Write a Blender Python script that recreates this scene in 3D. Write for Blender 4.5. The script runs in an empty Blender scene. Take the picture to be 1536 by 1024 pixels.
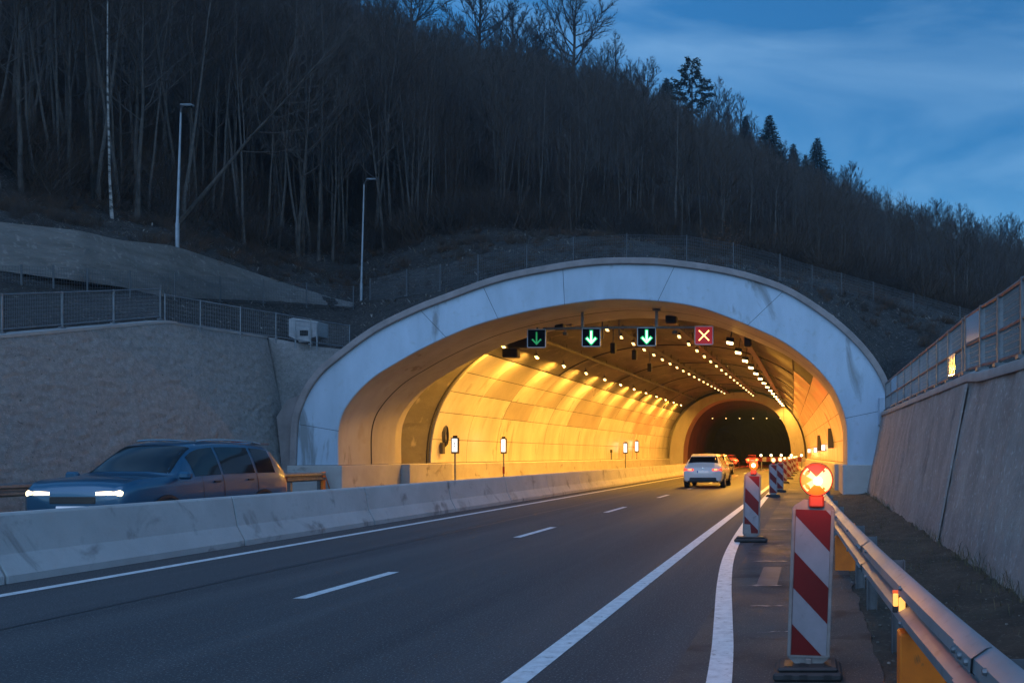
import bpy, math, random
from mathutils import Vector, Matrix, noise
R = math.radians
sc = bpy.context.scene
COL = sc.collection
F = 1300.0                                   # focal length in photo pixels
CAMZ = 1.5

def P(px, py, D):                            # a place seen at a photo pixel, D metres down the road
    return Vector(((px - 1215) * D / F, D, CAMZ + (682 - py) * D / F))

# ------------------------------------------------------------------ materials
MATS = {}
def mat(name, col, rough=.7, col2=None, scale=3.0, detail=6.0, bump=0.0, bscale=None, metal=0.0,
        emit=None, estr=0.0, spec=.5, stretch=None, contrast=(.35, .65), rvar=0.0, stain=None, stain_scale=.5, stain_at=(.58, .64), coat=0.0, bdist=.02, trans=0.0, mix3=None):
    m = bpy.data.materials.new(name); m.use_nodes = True
    nt = m.node_tree; N = nt.nodes; L = nt.links
    b = N['Principled BSDF']
    b.inputs['Base Color'].default_value = (*col, 1)
    b.inputs['Roughness'].default_value = rough
    b.inputs['Metallic'].default_value = metal
    b.inputs['Specular IOR Level'].default_value = spec
    b.inputs['Coat Weight'].default_value = coat
    b.inputs['Transmission Weight'].default_value = trans
    if emit:
        b.inputs['Emission Color'].default_value = (*emit, 1)
        b.inputs['Emission Strength'].default_value = estr * .3
    if col2 or bump or rvar or stain:
        geo = N.new('ShaderNodeNewGeometry')
        mp = N.new('ShaderNodeMapping'); L.new(geo.outputs['Position'], mp.inputs['Vector'])
        if stretch: mp.inputs['Scale'].default_value = stretch
        vec = mp.outputs['Vector']
    last = None
    if col2:
        n = N.new('ShaderNodeTexNoise'); n.inputs['Scale'].default_value = scale; n.inputs['Detail'].default_value = detail
        n.inputs['Roughness'].default_value = .62
        L.new(vec, n.inputs['Vector'])
        r = N.new('ShaderNodeMapRange'); r.inputs[1].default_value = contrast[0]; r.inputs[2].default_value = contrast[1]
        L.new(n.outputs['Fac'], r.inputs[0])
        x = N.new('ShaderNodeMix'); x.data_type = 'RGBA'
        x.inputs[6].default_value = (*col, 1); x.inputs[7].default_value = (*col2, 1)
        L.new(r.outputs[0], x.inputs[0]); last = x.outputs[2]
        if mix3:                              # a second, finer speckle
            c3, s3, a3 = mix3
            n3 = N.new('ShaderNodeTexNoise'); n3.inputs['Scale'].default_value = s3; n3.inputs['Detail'].default_value = 3
            L.new(geo.outputs['Position'], n3.inputs['Vector'])
            r3 = N.new('ShaderNodeMapRange'); r3.inputs[1].default_value = a3[0]; r3.inputs[2].default_value = a3[1]
            L.new(n3.outputs['Fac'], r3.inputs[0])
            x3 = N.new('ShaderNodeMix'); x3.data_type = 'RGBA'; x3.inputs[7].default_value = (*c3, 1)
            L.new(last, x3.inputs[6]); L.new(r3.outputs[0], x3.inputs[0]); last = x3.outputs[2]
    if stain:
        n2 = N.new('ShaderNodeTexNoise'); n2.inputs['Scale'].default_value = stain_scale; n2.inputs['Detail'].default_value = 8
        n2.inputs['Roughness'].default_value = .6; n2.inputs['Distortion'].default_value = .6
        m2 = N.new('ShaderNodeMapping'); m2.inputs['Location'].default_value = (3.3, 1.7, 8.1)
        if stretch: m2.inputs['Scale'].default_value = stretch
        L.new(geo.outputs['Position'], m2.inputs['Vector']); L.new(m2.outputs['Vector'], n2.inputs['Vector'])
        r2 = N.new('ShaderNodeMapRange'); r2.inputs[1].default_value = stain_at[0]; r2.inputs[2].default_value = stain_at[1]
        L.new(n2.outputs['Fac'], r2.inputs[0])
        x2 = N.new('ShaderNodeMix'); x2.data_type = 'RGBA'
        if last: L.new(last, x2.inputs[6])
        else: x2.inputs[6].default_value = (*col, 1)
        x2.inputs[7].default_value = (*stain, 1)
        L.new(r2.outputs[0], x2.inputs[0]); last = x2.outputs[2]
    if last: L.new(last, b.inputs['Base Color'])
    if rvar:
        n4 = N.new('ShaderNodeTexNoise'); n4.inputs['Scale'].default_value = scale * .7; n4.inputs['Detail'].default_value = 5
        L.new(vec, n4.inputs['Vector'])
        r4 = N.new('ShaderNodeMapRange'); r4.inputs[1].default_value = .3; r4.inputs[2].default_value = .7
        r4.inputs[3].default_value = max(0.03, rough - rvar); r4.inputs[4].default_value = min(1, rough + rvar)
        L.new(n4.outputs['Fac'], r4.inputs[0]); L.new(r4.outputs[0], b.inputs['Roughness'])
    if bump:
        nb = N.new('ShaderNodeTexNoise'); nb.inputs['Scale'].default_value = bscale or scale * 4; nb.inputs['Detail'].default_value = 8
        nb.inputs['Roughness'].default_value = .65
        L.new(vec, nb.inputs['Vector'])
        bp = N.new('ShaderNodeBump'); bp.inputs['Strength'].default_value = bump; bp.inputs['Distance'].default_value = bdist
        L.new(nb.outputs['Fac'], bp.inputs['Height']); L.new(bp.outputs['Normal'], b.inputs['Normal'])
    MATS[name] = m
    return m

M_ASPH = mat('asphalt', (.031, .031, .034), .72, (.074, .071, .071), 1.0, 7, .8, 55, rvar=.1, spec=.4, bdist=.012, stretch=(1, .04, 1), contrast=(.3, .7), mix3=((.24, .235, .23), 60, (.58, .7)))
M_ASPH2 = mat('asphalt_shoulder', (.055, .05, .048), .68, (.09, .082, .076), .9, 8, .9, 45, rvar=.1, spec=.35, bdist=.014, stain=(.035, .032, .031), stain_scale=1.3, stain_at=(.52, .62), mix3=((.26, .24, .225), 60, (.61, .72)))
M_LINE = mat('road_paint', (.74, .74, .73), .55, (.52, .51, .5), 9, 8, .3, 70, bdist=.004, contrast=(.4, .7), stain=(.2, .19, .18), stain_scale=14, stain_at=(.6, .7))
M_TAR = mat('joint_seal', (.16, .145, .135), .5, (.3, .27, .245), 18, 5, .6, 30, bdist=.01)
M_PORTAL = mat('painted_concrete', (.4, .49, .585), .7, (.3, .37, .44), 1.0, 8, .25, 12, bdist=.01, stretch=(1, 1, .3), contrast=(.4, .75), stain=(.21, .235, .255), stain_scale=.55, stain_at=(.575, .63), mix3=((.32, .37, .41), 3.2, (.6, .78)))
M_COPING = mat('coping_concrete', (.27, .235, .23), .8, (.19, .165, .16), 1.6, 7, .4, 14, bdist=.01)
M_REVEAL = mat('reveal_concrete', (.38, .355, .325), .65, (.27, .25, .225), .5, 7, .3, 10, bdist=.015, stretch=(1, 1, .4), stain=(.17, .13, .1), stain_scale=.9, stain_at=(.64, .7), mix3=((.3, .26, .22), 1.6, (.58, .75)))
M_PLINTH = mat('plinth_concrete', (.42, .4, .38), .65, (.33, .31, .29), .8, 7, .3, 12, bdist=.01, stain=(.2, .18, .16), stain_scale=1.1, stain_at=(.6, .68))
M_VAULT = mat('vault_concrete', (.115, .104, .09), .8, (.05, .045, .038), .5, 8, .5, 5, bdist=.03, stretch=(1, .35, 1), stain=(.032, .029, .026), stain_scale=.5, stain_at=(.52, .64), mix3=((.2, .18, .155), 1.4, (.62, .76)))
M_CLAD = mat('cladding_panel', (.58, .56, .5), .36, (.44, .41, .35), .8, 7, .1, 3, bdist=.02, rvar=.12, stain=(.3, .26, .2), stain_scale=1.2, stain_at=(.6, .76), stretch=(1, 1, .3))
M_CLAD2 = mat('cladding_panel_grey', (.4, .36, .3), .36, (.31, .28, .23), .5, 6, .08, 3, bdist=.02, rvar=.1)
M_GAP = mat('joint_gap', (.03, .028, .026), .9)
M_BARR = mat('barrier_concrete', (.49, .475, .455), .75, (.4, .388, .372), 1.2, 8, .45, 25, bdist=.008, stain=(.2, .19, .18), stain_scale=1.3, stain_at=(.56, .7), mix3=((.42, .405, .385), 9, (.58, .75)))
M_SHOT = mat('shotcrete', (.33, .318, .308), .94, (.235, .227, .22), 7, 9, 1.0, 38, bdist=.06, mix3=((.42, .405, .395), 24, (.56, .74)), stain=(.1, .096, .093), stain_scale=10, stain_at=(.645, .69))
M_WALLR = mat('rough_concrete', (.37, .3, .27), .88, (.24, .195, .175), 1.6, 9, 1.0, 20, bdist=.04, stretch=(1, 1, .45), stain=(.16, .14, .13), stain_scale=.8, stain_at=(.58, .7), mix3=((.46, .41, .385), 12, (.57, .74)))
M_UPWALL = mat('upper_wall_concrete', (.2, .185, .17), .92, (.13, .12, .11), 1.6, 9, 1.0, 9, bdist=.09, stretch=(.5, .5, 2.6), mix3=((.27, .25, .23), 6, (.57, .75)))
M_COPE2 = mat('wall_coping', (.33, .32, .31), .8, (.25, .24, .235), 1.5, 7, .4, 18, bdist=.01)
M_SOIL = mat('hill_soil', (.038, .032, .027), .95, (.017, .014, .012), .8, 10, 1.0, 5, bdist=.25, mix3=((.15, .13, .11), 7, (.58, .72)))
M_EARTH = mat('verge_soil', (.085, .064, .044), .95, (.042, .032, .023), 1.6, 9, 1.0, 14, bdist=.04, mix3=((.14, .12, .09), 22, (.6, .72)))
M_LITTER = mat('leaf_litter', (.27, .235, .2), .9, (.09, .07, .055), 3)
M_GRASS = mat('dry_grass', (.2, .15, .08), .9, (.05, .052, .03), 5)
M_BARK = mat('bark', (.085, .073, .062), .9, (.03, .027, .024), 2.5, 6)
M_BARKL = mat('pale_bark', (.1, .088, .078), .85, (.06, .055, .05), 4, 6, stretch=(1, 1, 2))
M_TWIG = mat('twigs', (.04, .032, .027), .9)
M_TWIG3 = mat('grey_twigs', (.07, .06, .053), .9)
M_TWIG2 = mat('russet_twigs', (.056, .039, .028), .9)
M_NEEDLE = mat('needles', (.022, .034, .02), .8, (.012, .02, .013), 2)
M_RUST = mat('rust_leaves', (.13, .06, .028), .8, (.08, .04, .02), 3)
M_STEEL = mat('galvanised_steel', (.4, .41, .43), .52, (.33, .34, .35), 2, 7, .12, 20, metal=.8, rvar=.04, bdist=.003, mix3=((.24, .24, .24), 14, (.6, .8)))
M_STEELD = mat('dull_steel', (.2, .21, .22), .55, (.13, .135, .14), 5, 6, metal=.6)
M_WIRE = mat('fence_wire', (.2, .21, .225), .5, metal=.5)
M_WIRED = mat('dark_fence_wire', (.075, .082, .09), .6)
M_YELP = mat('ochre_painted_steel', (.9, .2, .006), .5, (.66, .13, .005), 4, 6, .15, 30, bdist=.003, stain=(.2, .08, .02), stain_scale=7, stain_at=(.64, .7))
M_BLACK = mat('black_housing', (.012, .012, .013), .5)
M_DARK = mat('dark_equipment', (.035, .033, .03), .55)
M_RUB = mat('black_rubber', (.022, .022, .023), .7, (.035, .034, .034), 6, 5, .2, 40, bdist=.004)
M_RED = mat('retroreflective_red', (.13, .004, .004), .4, (.1, .003, .003), 5, spec=.3)
M_WHITE = mat('retroreflective_white', (.235, .225, .245), .4, (.2, .19, .205), 7, 6, stain=(.12, .115, .112), stain_scale=9, stain_at=(.62, .76))
M_FRAME = mat('grey_plastic', (.22, .198, .185), .6, (.15, .135, .125), 9)
M_FACE = mat('matt_black_face', (.008, .008, .009), .8, spec=.1)
M_LAMPRED = mat('lamp_housing_red', (.4, .04, .015), .45)
M_GLASS = mat('dark_glass', (.01, .012, .014), .06, spec=.6)
M_PANE = mat('fence_pane', (.05, .058, .066), .1, spec=.3)
M_CARW = mat('white_car_paint', (.62, .62, .62), .28, coat=.6)
M_CARB = mat('dark_blue_car_paint', (.02, .085, .15), .32, metal=.3, coat=.7)
M_CARG = mat('silver_car_paint', (.3, .3, .31), .3, metal=.4, coat=.6)
M_TYRE = mat('tyre_rubber', (.015, .015, .015), .8)
M_RIM = mat('alloy_rim', (.45, .45, .46), .35, metal=.8)
M_TRIM = mat('black_plastic_trim', (.014, .014, .015), .55)
M_CHROME = mat('bright_trim', (.6, .6, .6), .2, metal=1)
M_CAB = mat('cabinet_grey', (.27, .28, .285), .6, (.2, .21, .22), 4, 6)
M_RAILP = mat('weathered_fence_steel', (.2, .215, .23), .5, (.14, .15, .16), 4, metal=.5)
M_POLE = mat('galvanised_pole', (.25, .27, .29), .5, (.18, .2, .215), 3, metal=.5)
AMB = (1.0, .46, .06)
M_LAMP = mat('lamp_lens', (.8, .7, .5), .4, emit=(1, .66, .28), estr=7)
M_LAMPS = mat('small_lamp_lens', (.8, .7, .5), .4, emit=(1, .6, .2), estr=3)
M_AMBQ = [mat('lens_red', (.5, .04, .01), .3, emit=(1, .06, .006), estr=.35), mat('lens_orange', (.8, .25, .05), .3, emit=(1, .2, .03), estr=.8), mat('lens_cream', (.9, .6, .3), .3, emit=(1, .55, .22), estr=1.0)]
M_AMBER = mat('amber_lens', (.7, .12, .02), .3, emit=(1, .13, .012), estr=.75)
M_AMBERX = mat('amber_lens_core', (.9, .6, .3), .3, emit=(1, .52, .17), estr=1.35)
M_AMBHOT = mat('amber_lens_hot', (.9, .6, .3), .3, emit=(1, .72, .34), estr=6)
M_REFL = mat('glowing_amber_reflector', (.9, .45, .12), .2, emit=(1, .42, .08), estr=1.0)  # light thrown back by the reflector, put in as emission
M_REFLR = mat('glowing_red_reflector', (.7, .1, .03), .2, emit=(1, .12, .03), estr=.5)  # red glow put into the material, no lamp behind it
M_WLIT = mat('lit_white_panel', (.85, .9, .92), .4, emit=(.85, .97, 1), estr=1.3)
M_GREEN = mat('green_lamp_array', (.3, .9, .5), .4, emit=(.5, 1, .66), estr=3.2)
M_GHALO = mat('green_lamp_rim', (.02, .35, .1), .4, emit=(.01, .4, .11), estr=1.0)
M_GDIM = mat('green_lamp_dim', (.02, .3, .08), .4, emit=(.01, .22, .05), estr=.55)
M_SIGRED = mat('red_signal_face', (.2, .01, .01), .5, emit=(.5, .01, .005), estr=.35)
M_SIGX = mat('red_lamp_array', (.9, .3, .1), .4, emit=(1, .42, .12), estr=4)
M_HEAD = mat('headlamp_lit', (.9, .85, .7), .2, emit=(1, .74, .4), estr=4)
M_TAIL = mat('tail_lamp_lit', (.6, .02, .02), .2, emit=(1, .06, .02), estr=1.6)
M_TAILF = mat('tail_lamp_far', (.6, .02, .02), .2, emit=(1, .09, .02), estr=9)
M_PLATE = mat('plate_white', (.6, .62, .66), .4, emit=(.8, .85, 1), estr=.12)
M_BLUEP = mat('plate_blue', (.02, .06, .3), .4)

# ------------------------------------------------------------------ mesh builder
class MB:
    def __init__(self): self.v = []; self.f = []; self.m = []
    def add(self, vs, fs, mi=0):
        o = len(self.v); self.v.extend([tuple(x) for x in vs])
        for f in fs: self.f.append(tuple(i + o for i in f)); self.m.append(mi)
    def box(self, x0, x1, y0, y1, z0, z1, mi=0, T=None, bev=0.0):
        if bev > 0:
            b = min(bev, (x1 - x0) * .45, (y1 - y0) * .45, (z1 - z0) * .45)
            vs = []
            # chamfered box: 24 vertices
            for sx in (0, 1):
                for sy in (0, 1):
                    for sz in (0, 1):
                        X = (x0, x1)[sx]; Y = (y0, y1)[sy]; Z = (z0, z1)[sz]
                        dx = b if sx == 0 else -b; dy = b if sy == 0 else -b; dz = b if sz == 0 else -b
                        vs += [(X, Y + dy, Z + dz), (X + dx, Y, Z + dz), (X + dx, Y + dy, Z)]
            I = lambda sx, sy, sz, a: ((sx * 2 + sy) * 2 + sz) * 3 + a
            fs = []
            for s in (0, 1):
                q = [I(s, 0, 0, 0), I(s, 1, 0, 0), I(s, 1, 1, 0), I(s, 0, 1, 0)]; fs.append(q if s else q[::-1])
                q = [I(0, s, 0, 1), I(0, s, 1, 1), I(1, s, 1, 1), I(1, s, 0, 1)]; fs.append(q if s else q[::-1])
                q = [I(0, 0, s, 2), I(1, 0, s, 2), I(1, 1, s, 2), I(0, 1, s, 2)]; fs.append(q if s else q[::-1])
            for a in (0, 1):
                for c in (0, 1):
                    fs.append([I(0, a, c, 1), I(1, a, c, 1), I(1, a, c, 2), I(0, a, c, 2)])
                    fs.append([I(a, 0, c, 0), I(a, 1, c, 0), I(a, 1, c, 2), I(a, 0, c, 2)])
                    fs.append([I(a, c, 0, 0), I(a, c, 1, 0), I(a, c, 1, 1), I(a, c, 0, 1)])
            for sx in (0, 1):
                for sy in (0, 1):
                    for sz in (0, 1): fs.append([I(sx, sy, sz, 0), I(sx, sy, sz, 1), I(sx, sy, sz, 2)])
        else:
            vs = [(x0, y0, z0), (x1, y0, z0), (x1, y1, z0), (x0, y1, z0), (x0, y0, z1), (x1, y0, z1), (x1, y1, z1), (x0, y1, z1)]
            fs = [(0, 3, 2, 1), (4, 5, 6, 7), (0, 1, 5, 4), (1, 2, 6, 5), (2, 3, 7, 6), (3, 0, 4, 7)]
        if T is not None: vs = [T @ Vector(p) for p in vs]
        self.add(vs, fs, mi)
    def tube(self, pts, rad, n=6, mi=0, cap=True):
        pts = [Vector(p) for p in pts]
        if not hasattr(rad, '__len__'): rad = [rad] * len(pts)
        vs = []; up = None
        for i, p in enumerate(pts):
            d = (pts[min(i + 1, len(pts) - 1)] - pts[max(i - 1, 0)])
            if d.length < 1e-9: d = Vector((0, 0, 1))
            d.normalize()
            if up is None or abs(up.dot(d)) > .95:
                up = Vector((0, 0, 1)) if abs(d.z) < .9 else Vector((1, 0, 0))
            a = d.cross(up).normalized(); b = a.cross(d)
            for k in range(n):
                t = 2 * math.pi * k / n
                vs.append(p + a * (math.cos(t) * rad[i]) + b * (math.sin(t) * rad[i]))
            up = b
        fs = []
        for i in range(len(pts) - 1):
            for k in range(n):
                k2 = (k + 1) % n
                fs.append((i * n + k, i * n + k2, (i + 1) * n + k2, (i + 1) * n + k))
        if cap:
            fs.append(tuple(range(n))[::-1]); fs.append(tuple((len(pts) - 1) * n + k for k in range(n)))
        self.add(vs, fs, mi)
    def grid(self, rows, mi=0, flip=False):
        n = len(rows[0]); vs = [p for r in rows for p in r]; fs = []
        for i in range(len(rows) - 1):
            for k in range(n - 1):
                q = (i * n + k, i * n + k + 1, (i + 1) * n + k + 1, (i + 1) * n + k)
                fs.append(q[::-1] if flip else q)
        self.add(vs, fs, mi)
    def prism(self, poly, a, b, axis='y', mi=0, mside=None):       # poly in the plane across the axis, extruded a..b
        def mk(p, t):
            if axis == 'y': return (p[0], t, p[1])
            if axis == 'x': return (t, p[0], p[1])
            return (p[0], p[1], t)
        n = len(poly)
        vs = [mk(p, a) for p in poly] + [mk(p, b) for p in poly]
        self.add(vs, [tuple(range(n)), tuple(range(2 * n - 1, n - 1, -1))], mi)
        self.add(vs, [(i, i + n, (i + 1) % n + n, (i + 1) % n) for i in range(n)], mi if mside is None else mside)
    def lathe(self, prof, c, axis='x', n=20, mi=0):                # prof: (radius, along)
        rows = []
        for k in range(n + 1):
            t = 2 * math.pi * k / n; row = []
            for r, s in prof:
                u, w = r * math.cos(t), r * math.sin(t)
                if axis == 'x': row.append((c[0] + s, c[1] + u, c[2] + w))
                elif axis == 'y': row.append((c[0] + u, c[1] + s, c[2] + w))
                else: row.append((c[0] + u, c[1] + w, c[2] + s))
            rows.append(row)
        self.grid(rows, mi)
    def mesh(self, name, mats, off=(0, 0, 0), smooth=False, fix=True):
        me = bpy.data.meshes.new(name)
        me.from_pydata([(x - off[0], y - off[1], z - off[2]) for x, y, z in self.v], [], self.f)
        for m in (mats if isinstance(mats, (list, tuple)) else [mats]): me.materials.append(m)
        me.polygons.foreach_set('material_index', self.m)
        if smooth: me.polygons.foreach_set('use_smooth', [True] * len(me.polygons))
        me.update()
        if smooth and smooth is not True: me.set_sharp_from_angle(angle=R(smooth))
        return me
    def build(self, name, mats, parent=None, smooth=False, off=None):
        if off is None: off = tuple(parent['_o']) if parent is not None and '_o' in parent else (0, 0, 0)
        o = bpy.data.objects.new(name, self.mesh(name, mats, off, smooth))
        COL.objects.link(o)
        if parent is not None: o.parent = parent
        return o

def tag(o, label=None, cat=None, group=None, kind=None):
    if label: o['label'] = label
    if cat: o['category'] = cat
    if group: o['group'] = group
    if kind: o['kind'] = kind
    return o
def empty(name, loc, label, cat, group=None, rz=0.0, world=True):
    """an Empty at a thing's base; with world=True its parts are written in world coordinates"""
    o = bpy.data.objects.new(name, None); o.empty_display_size = .2
    COL.objects.link(o); o.location = loc; o.rotation_euler = (0, 0, rz)
    if world: o['_o'] = tuple(loc)
    return tag(o, label, cat, group)
def struct(o): o['kind'] = 'structure'; return o
def dup(root, loc=None, rz=None, label=None, group=None, name=None):
    r = root.copy(); COL.objects.link(r)
    if loc is not None: r.location = loc
    if rz is not None: r.rotation_euler = (0, 0, rz)
    if label: r['label'] = label
    if group: r['group'] = group
    for ch in list(root.children):
        c = ch.copy(); COL.objects.link(c); c.parent = r
        for g in list(ch.children):
            d = g.copy(); COL.objects.link(d); d.parent = c
    return r
ORD = 'first second third fourth fifth sixth seventh eighth ninth tenth eleventh twelfth thirteenth fourteenth fifteenth sixteenth seventeenth eighteenth nineteenth twentieth twenty-first twenty-second twenty-third twenty-fourth twenty-fifth twenty-sixth twenty-seventh twenty-eighth twenty-ninth thirtieth'.split()
def lamp(name, typ, loc, energy, col, parent=None, size=.3, rot=(0, 0, 0), spread=None, off=(0, 0, 0), sy=None):
    l = bpy.data.lights.new(name, typ); l.energy = energy; l.color = col
    if typ == 'AREA':
        l.size = size
        if sy: l.shape = 'RECTANGLE'; l.size_y = sy
        if spread: l.spread = spread
    elif typ == 'SUN': l.angle = size
    else: l.shadow_soft_size = size
    o = bpy.data.objects.new(name, l); COL.objects.link(o)
    o.location = Vector(loc) - Vector(off); o.rotation_euler = rot
    if parent is not None: o.parent = parent
    return o

# ------------------------------------------------------------------ curves
def catmull(pts, per=8):
    pts = [Vector((p[0], p[1])) for p in pts]; out = []
    for i in range(len(pts) - 1):
        p0 = pts[max(i - 1, 0)]; p1 = pts[i]; p2 = pts[i + 1]; p3 = pts[min(i + 2, len(pts) - 1)]
        for k in range(per):
            t = k / per
            out.append(.5 * ((2 * p1) + (p2 - p0) * t + (2 * p0 - 5 * p1 + 4 * p2 - p3) * t * t + (3 * p1 - p0 - 3 * p2 + p3) * t ** 3))
    out.append(pts[-1]); return out
def resample(pts, n):
    L = [0]
    for a, b in zip(pts, pts[1:]): L.append(L[-1] + (b - a).length)
    out = []; j = 0
    for k in range(n):
        s = L[-1] * k / (n - 1)
        while j < len(L) - 2 and L[j + 1] < s: j += 1
        d = L[j + 1] - L[j]; t = (s - L[j]) / d if d > 0 else 0
        out.append(pts[j].lerp(pts[j + 1], min(1, max(0, t))))
    return out
def offset2(pts, d):                                   # + = to the left of travel (outwards for left-to-right arches)
    out = []
    for i, p in enumerate(pts):
        t = (pts[min(i + 1, len(pts) - 1)] - pts[max(i - 1, 0)]).normalized()
        out.append(p + Vector((-t.y, t.x)) * d)
    return out
def lerp(a, b, t): return a + (b - a) * t
def interp(tab, x):
    if x <= tab[0][0]: return tab[0][1]
    for (x0, y0), (x1, y1) in zip(tab, tab[1:]):
        if x <= x1: return y0 + (y1 - y0) * (x - x0) / (x1 - x0)
    return tab[-1][1]

# ------------------------------------------------------------------ camera
cam = bpy.data.cameras.new('camera'); camo = bpy.data.objects.new('camera', cam); COL.objects.link(camo)
camo.location = (0, 0, CAMZ); camo.rotation_euler = (R(90), 0, 0)
cam.sensor_width = 36; cam.lens = 36 * F / 1536
cam.shift_x = -(1215 - 768) / 1536; cam.shift_y = (682 - 512) / 1536
cam.clip_start = .05; cam.clip_end = 5000
sc.camera = camo

# ------------------------------------------------------------------ sky and sun at dusk
SUN_EL, SUN_AZ = R(4.0), R(105)                        # low, to the right, where the sky is palest
w = bpy.data.worlds.new('World'); sc.world = w; w.use_nodes = True
nt = w.node_tree; N = nt.nodes; L = nt.links
bg = N['Background']
sky = N.new('ShaderNodeTexSky'); sky.sky_type = 'NISHITA'; sky.sun_disc = False
sky.sun_elevation = SUN_EL; sky.sun_rotation = SUN_AZ
sky.air_density = 1.0; sky.dust_density = .3; sky.ozone_density = 5.6; sky.altitude = 300
tint = N.new('ShaderNodeMix'); tint.data_type = 'RGBA'; tint.blend_type = 'MULTIPLY'; tint.inputs[0].default_value = 1
tint.inputs[7].default_value = (1.2, .98, .78, 1)
L.new(sky.outputs[0], tint.inputs[6])
tc = N.new('ShaderNodeTexCoord')
mp = N.new('ShaderNodeMapping'); mp.inputs['Rotation'].default_value = (0, R(-24), R(8)); mp.inputs['Scale'].default_value = (1.5, 1.5, 4.2)
L.new(tc.outputs['Generated'], mp.inputs['Vector'])
cn = N.new('ShaderNodeTexNoise'); cn.inputs['Scale'].default_value = 1.6; cn.inputs['Detail'].default_value = 8
cn.inputs['Roughness'].default_value = .55; cn.inputs['Distortion'].default_value = .9
L.new(mp.outputs['Vector'], cn.inputs['Vector'])
cr = N.new('ShaderNodeMapRange'); cr.inputs[1].default_value = .44; cr.inputs[2].default_value = .9; cr.inputs[4].default_value = .24
L.new(cn.outputs['Fac'], cr.inputs[0])
cm = N.new('ShaderNodeMix'); cm.data_type = 'RGBA'; cm.inputs[7].default_value = (1.7, 2.6, 3.3, 1)
sx = N.new('ShaderNodeSeparateXYZ'); L.new(tc.outputs['Generated'], sx.inputs[0])
hr = N.new('ShaderNodeMapRange'); hr.interpolation_type = 'SMOOTHSTEP'; hr.inputs[1].default_value = .36; hr.inputs[2].default_value = .04; hr.inputs[3].default_value = 0; hr.inputs[4].default_value = .26
L.new(sx.outputs['Z'], hr.inputs[0])
ad = N.new('ShaderNodeMath'); ad.operation = 'ADD'; L.new(cr.outputs[0], ad.inputs[0]); L.new(hr.outputs[0], ad.inputs[1])
L.new(tint.outputs[2], cm.inputs[6]); L.new(ad.outputs[0], cm.inputs[0])
L.new(cm.outputs[2], bg.inputs['Color'])
bg.inputs['Strength'].default_value = .105
lamp('skylight_fill', 'SUN', (60, -30, 60), .36, (.4, .61, 1.0), size=R(75), rot=(R(52), 0, R(-12)))  # broad blue fill added from behind for dusk skylight, apart from the low sun
sc.view_settings.view_transform = 'Standard'; sc.view_settings.look = 'None'
sc.view_settings.exposure = 2.28; sc.view_settings.gamma = 1.0
sc.cycles.use_denoising = True
sc.cycles.max_bounces = 6; sc.cycles.diffuse_bounces = 4; sc.cycles.glossy_bounces = 3; sc.cycles.transparent_max_bounces = 8
sc.cycles.sample_clamp_indirect = 6.0
rng = random.Random(7)
# ------------------------------------------------------------------ portal outline (photo pixels -> metres at the portal plane)
YP = 32.5
IN_PX = [(507, 697), (507, 649), (513, 622), (524, 603), (541, 583), (564, 563), (595, 544), (627, 526), (673, 504), (722, 485), (791, 467), (845, 457), (900, 450), (939, 449), (1001, 453), (1052, 462), (1095, 477), (1134, 493), (1170, 510), (1197, 528), (1224, 551), (1248, 579), (1261, 606), (1269, 633), (1271, 665), (1271, 697)]
OUT_PX = [(436, 697), (439, 633), (447, 604), (459, 579), (476, 556), (498, 536), (556, 493), (615, 463), (673, 440), (751, 413), (841, 395), (900, 388), (955, 387), (1009, 390), (1095, 403), (1166, 424), (1212, 448), (1263, 485), (1302, 524), (1328, 563), (1340, 600), (1345, 640), (1346, 697)]
def px2(l): return [((x - 1215) * YP / F, CAMZ + (682 - y) * YP / F) for x, y in l]
NIN = 161
INC = resample(catmull(px2(IN_PX), 8), NIN)
OUTC = resample(catmull(px2(OUT_PX), 8), NIN)
def arch_top(px):
    """height of the portal's outer edge over a photo column"""
    x = (px - 1215) * YP / F; best = None
    for a, b in zip(OUTC, OUTC[1:]):
        if (a.x - x) * (b.x - x) <= 0 and abs(a.x - b.x) > 1e-6:
            z = a.y + (b.y - a.y) * (x - a.x) / (b.x - a.x)
            best = z if best is None else max(best, z)
    return best
# ------------------------------------------------------------------ ground, carriageways, markings
def sheet(name, x0, x1, y0, y1, z, m, nx=1, ny=1):
    b = MB(); b.grid([[(lerp(x0, x1, i / nx), lerp(y0, y1, j / ny), z) for i in range(nx + 1)] for j in range(ny + 1)])
    return struct(b.build(name, m))
sheet('ground', -2500, 2500, -2500, 3500, -.12, M_EARTH)
sheet('road', -9.9, -.95, -30, 230, 0.0, M_ASPH)
sheet('road', -19.2, -9.9, -30, 230, 0.0, M_ASPH)['label'] = 'opposing carriageway'
# closed shoulder: ragged edge against the verge
b = MB(); rows = []
y = -12.0
while y < 110:
    xe = (.5 if y < 31 else 1.4) + (.07 * noise.noise((0, y * 1.7, 0)) + .035 * noise.noise((3, y * 6, 0)) if y < 31 else 0)
    rows.append([(-.95, y, .0), (0, y, .0), (xe, y, -.002), (xe + .02, y, -.11)]); y += .12 if y < 32 else 3
b.grid(rows); struct(b.build('hard_shoulder', M_ASPH2))
def stripe(bm, pts, wd, z=.004):
    rows = []
    for i, (x, y, ww) in enumerate(pts): rows.append([(x - ww / 2, y, z), (x + ww / 2, y, z)])
    bm.grid(rows)
def strip_pts(x0, y0, x1, y1, wd, n): return [(lerp(x0, x1, k / n), lerp(y0, y1, k / n), wd) for k in range(n + 1)]
b = MB(); stripe(b, strip_pts(-8.62, -8, -8.62, 200, .16, 60), 0); struct(b.build('edge_line', M_LINE))
b = MB(); stripe(b, strip_pts(-1.95, -8, -1.95, 200, .17, 60), 0); struct(b.build('solid_lane_line', M_LINE))
b = MB()
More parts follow.
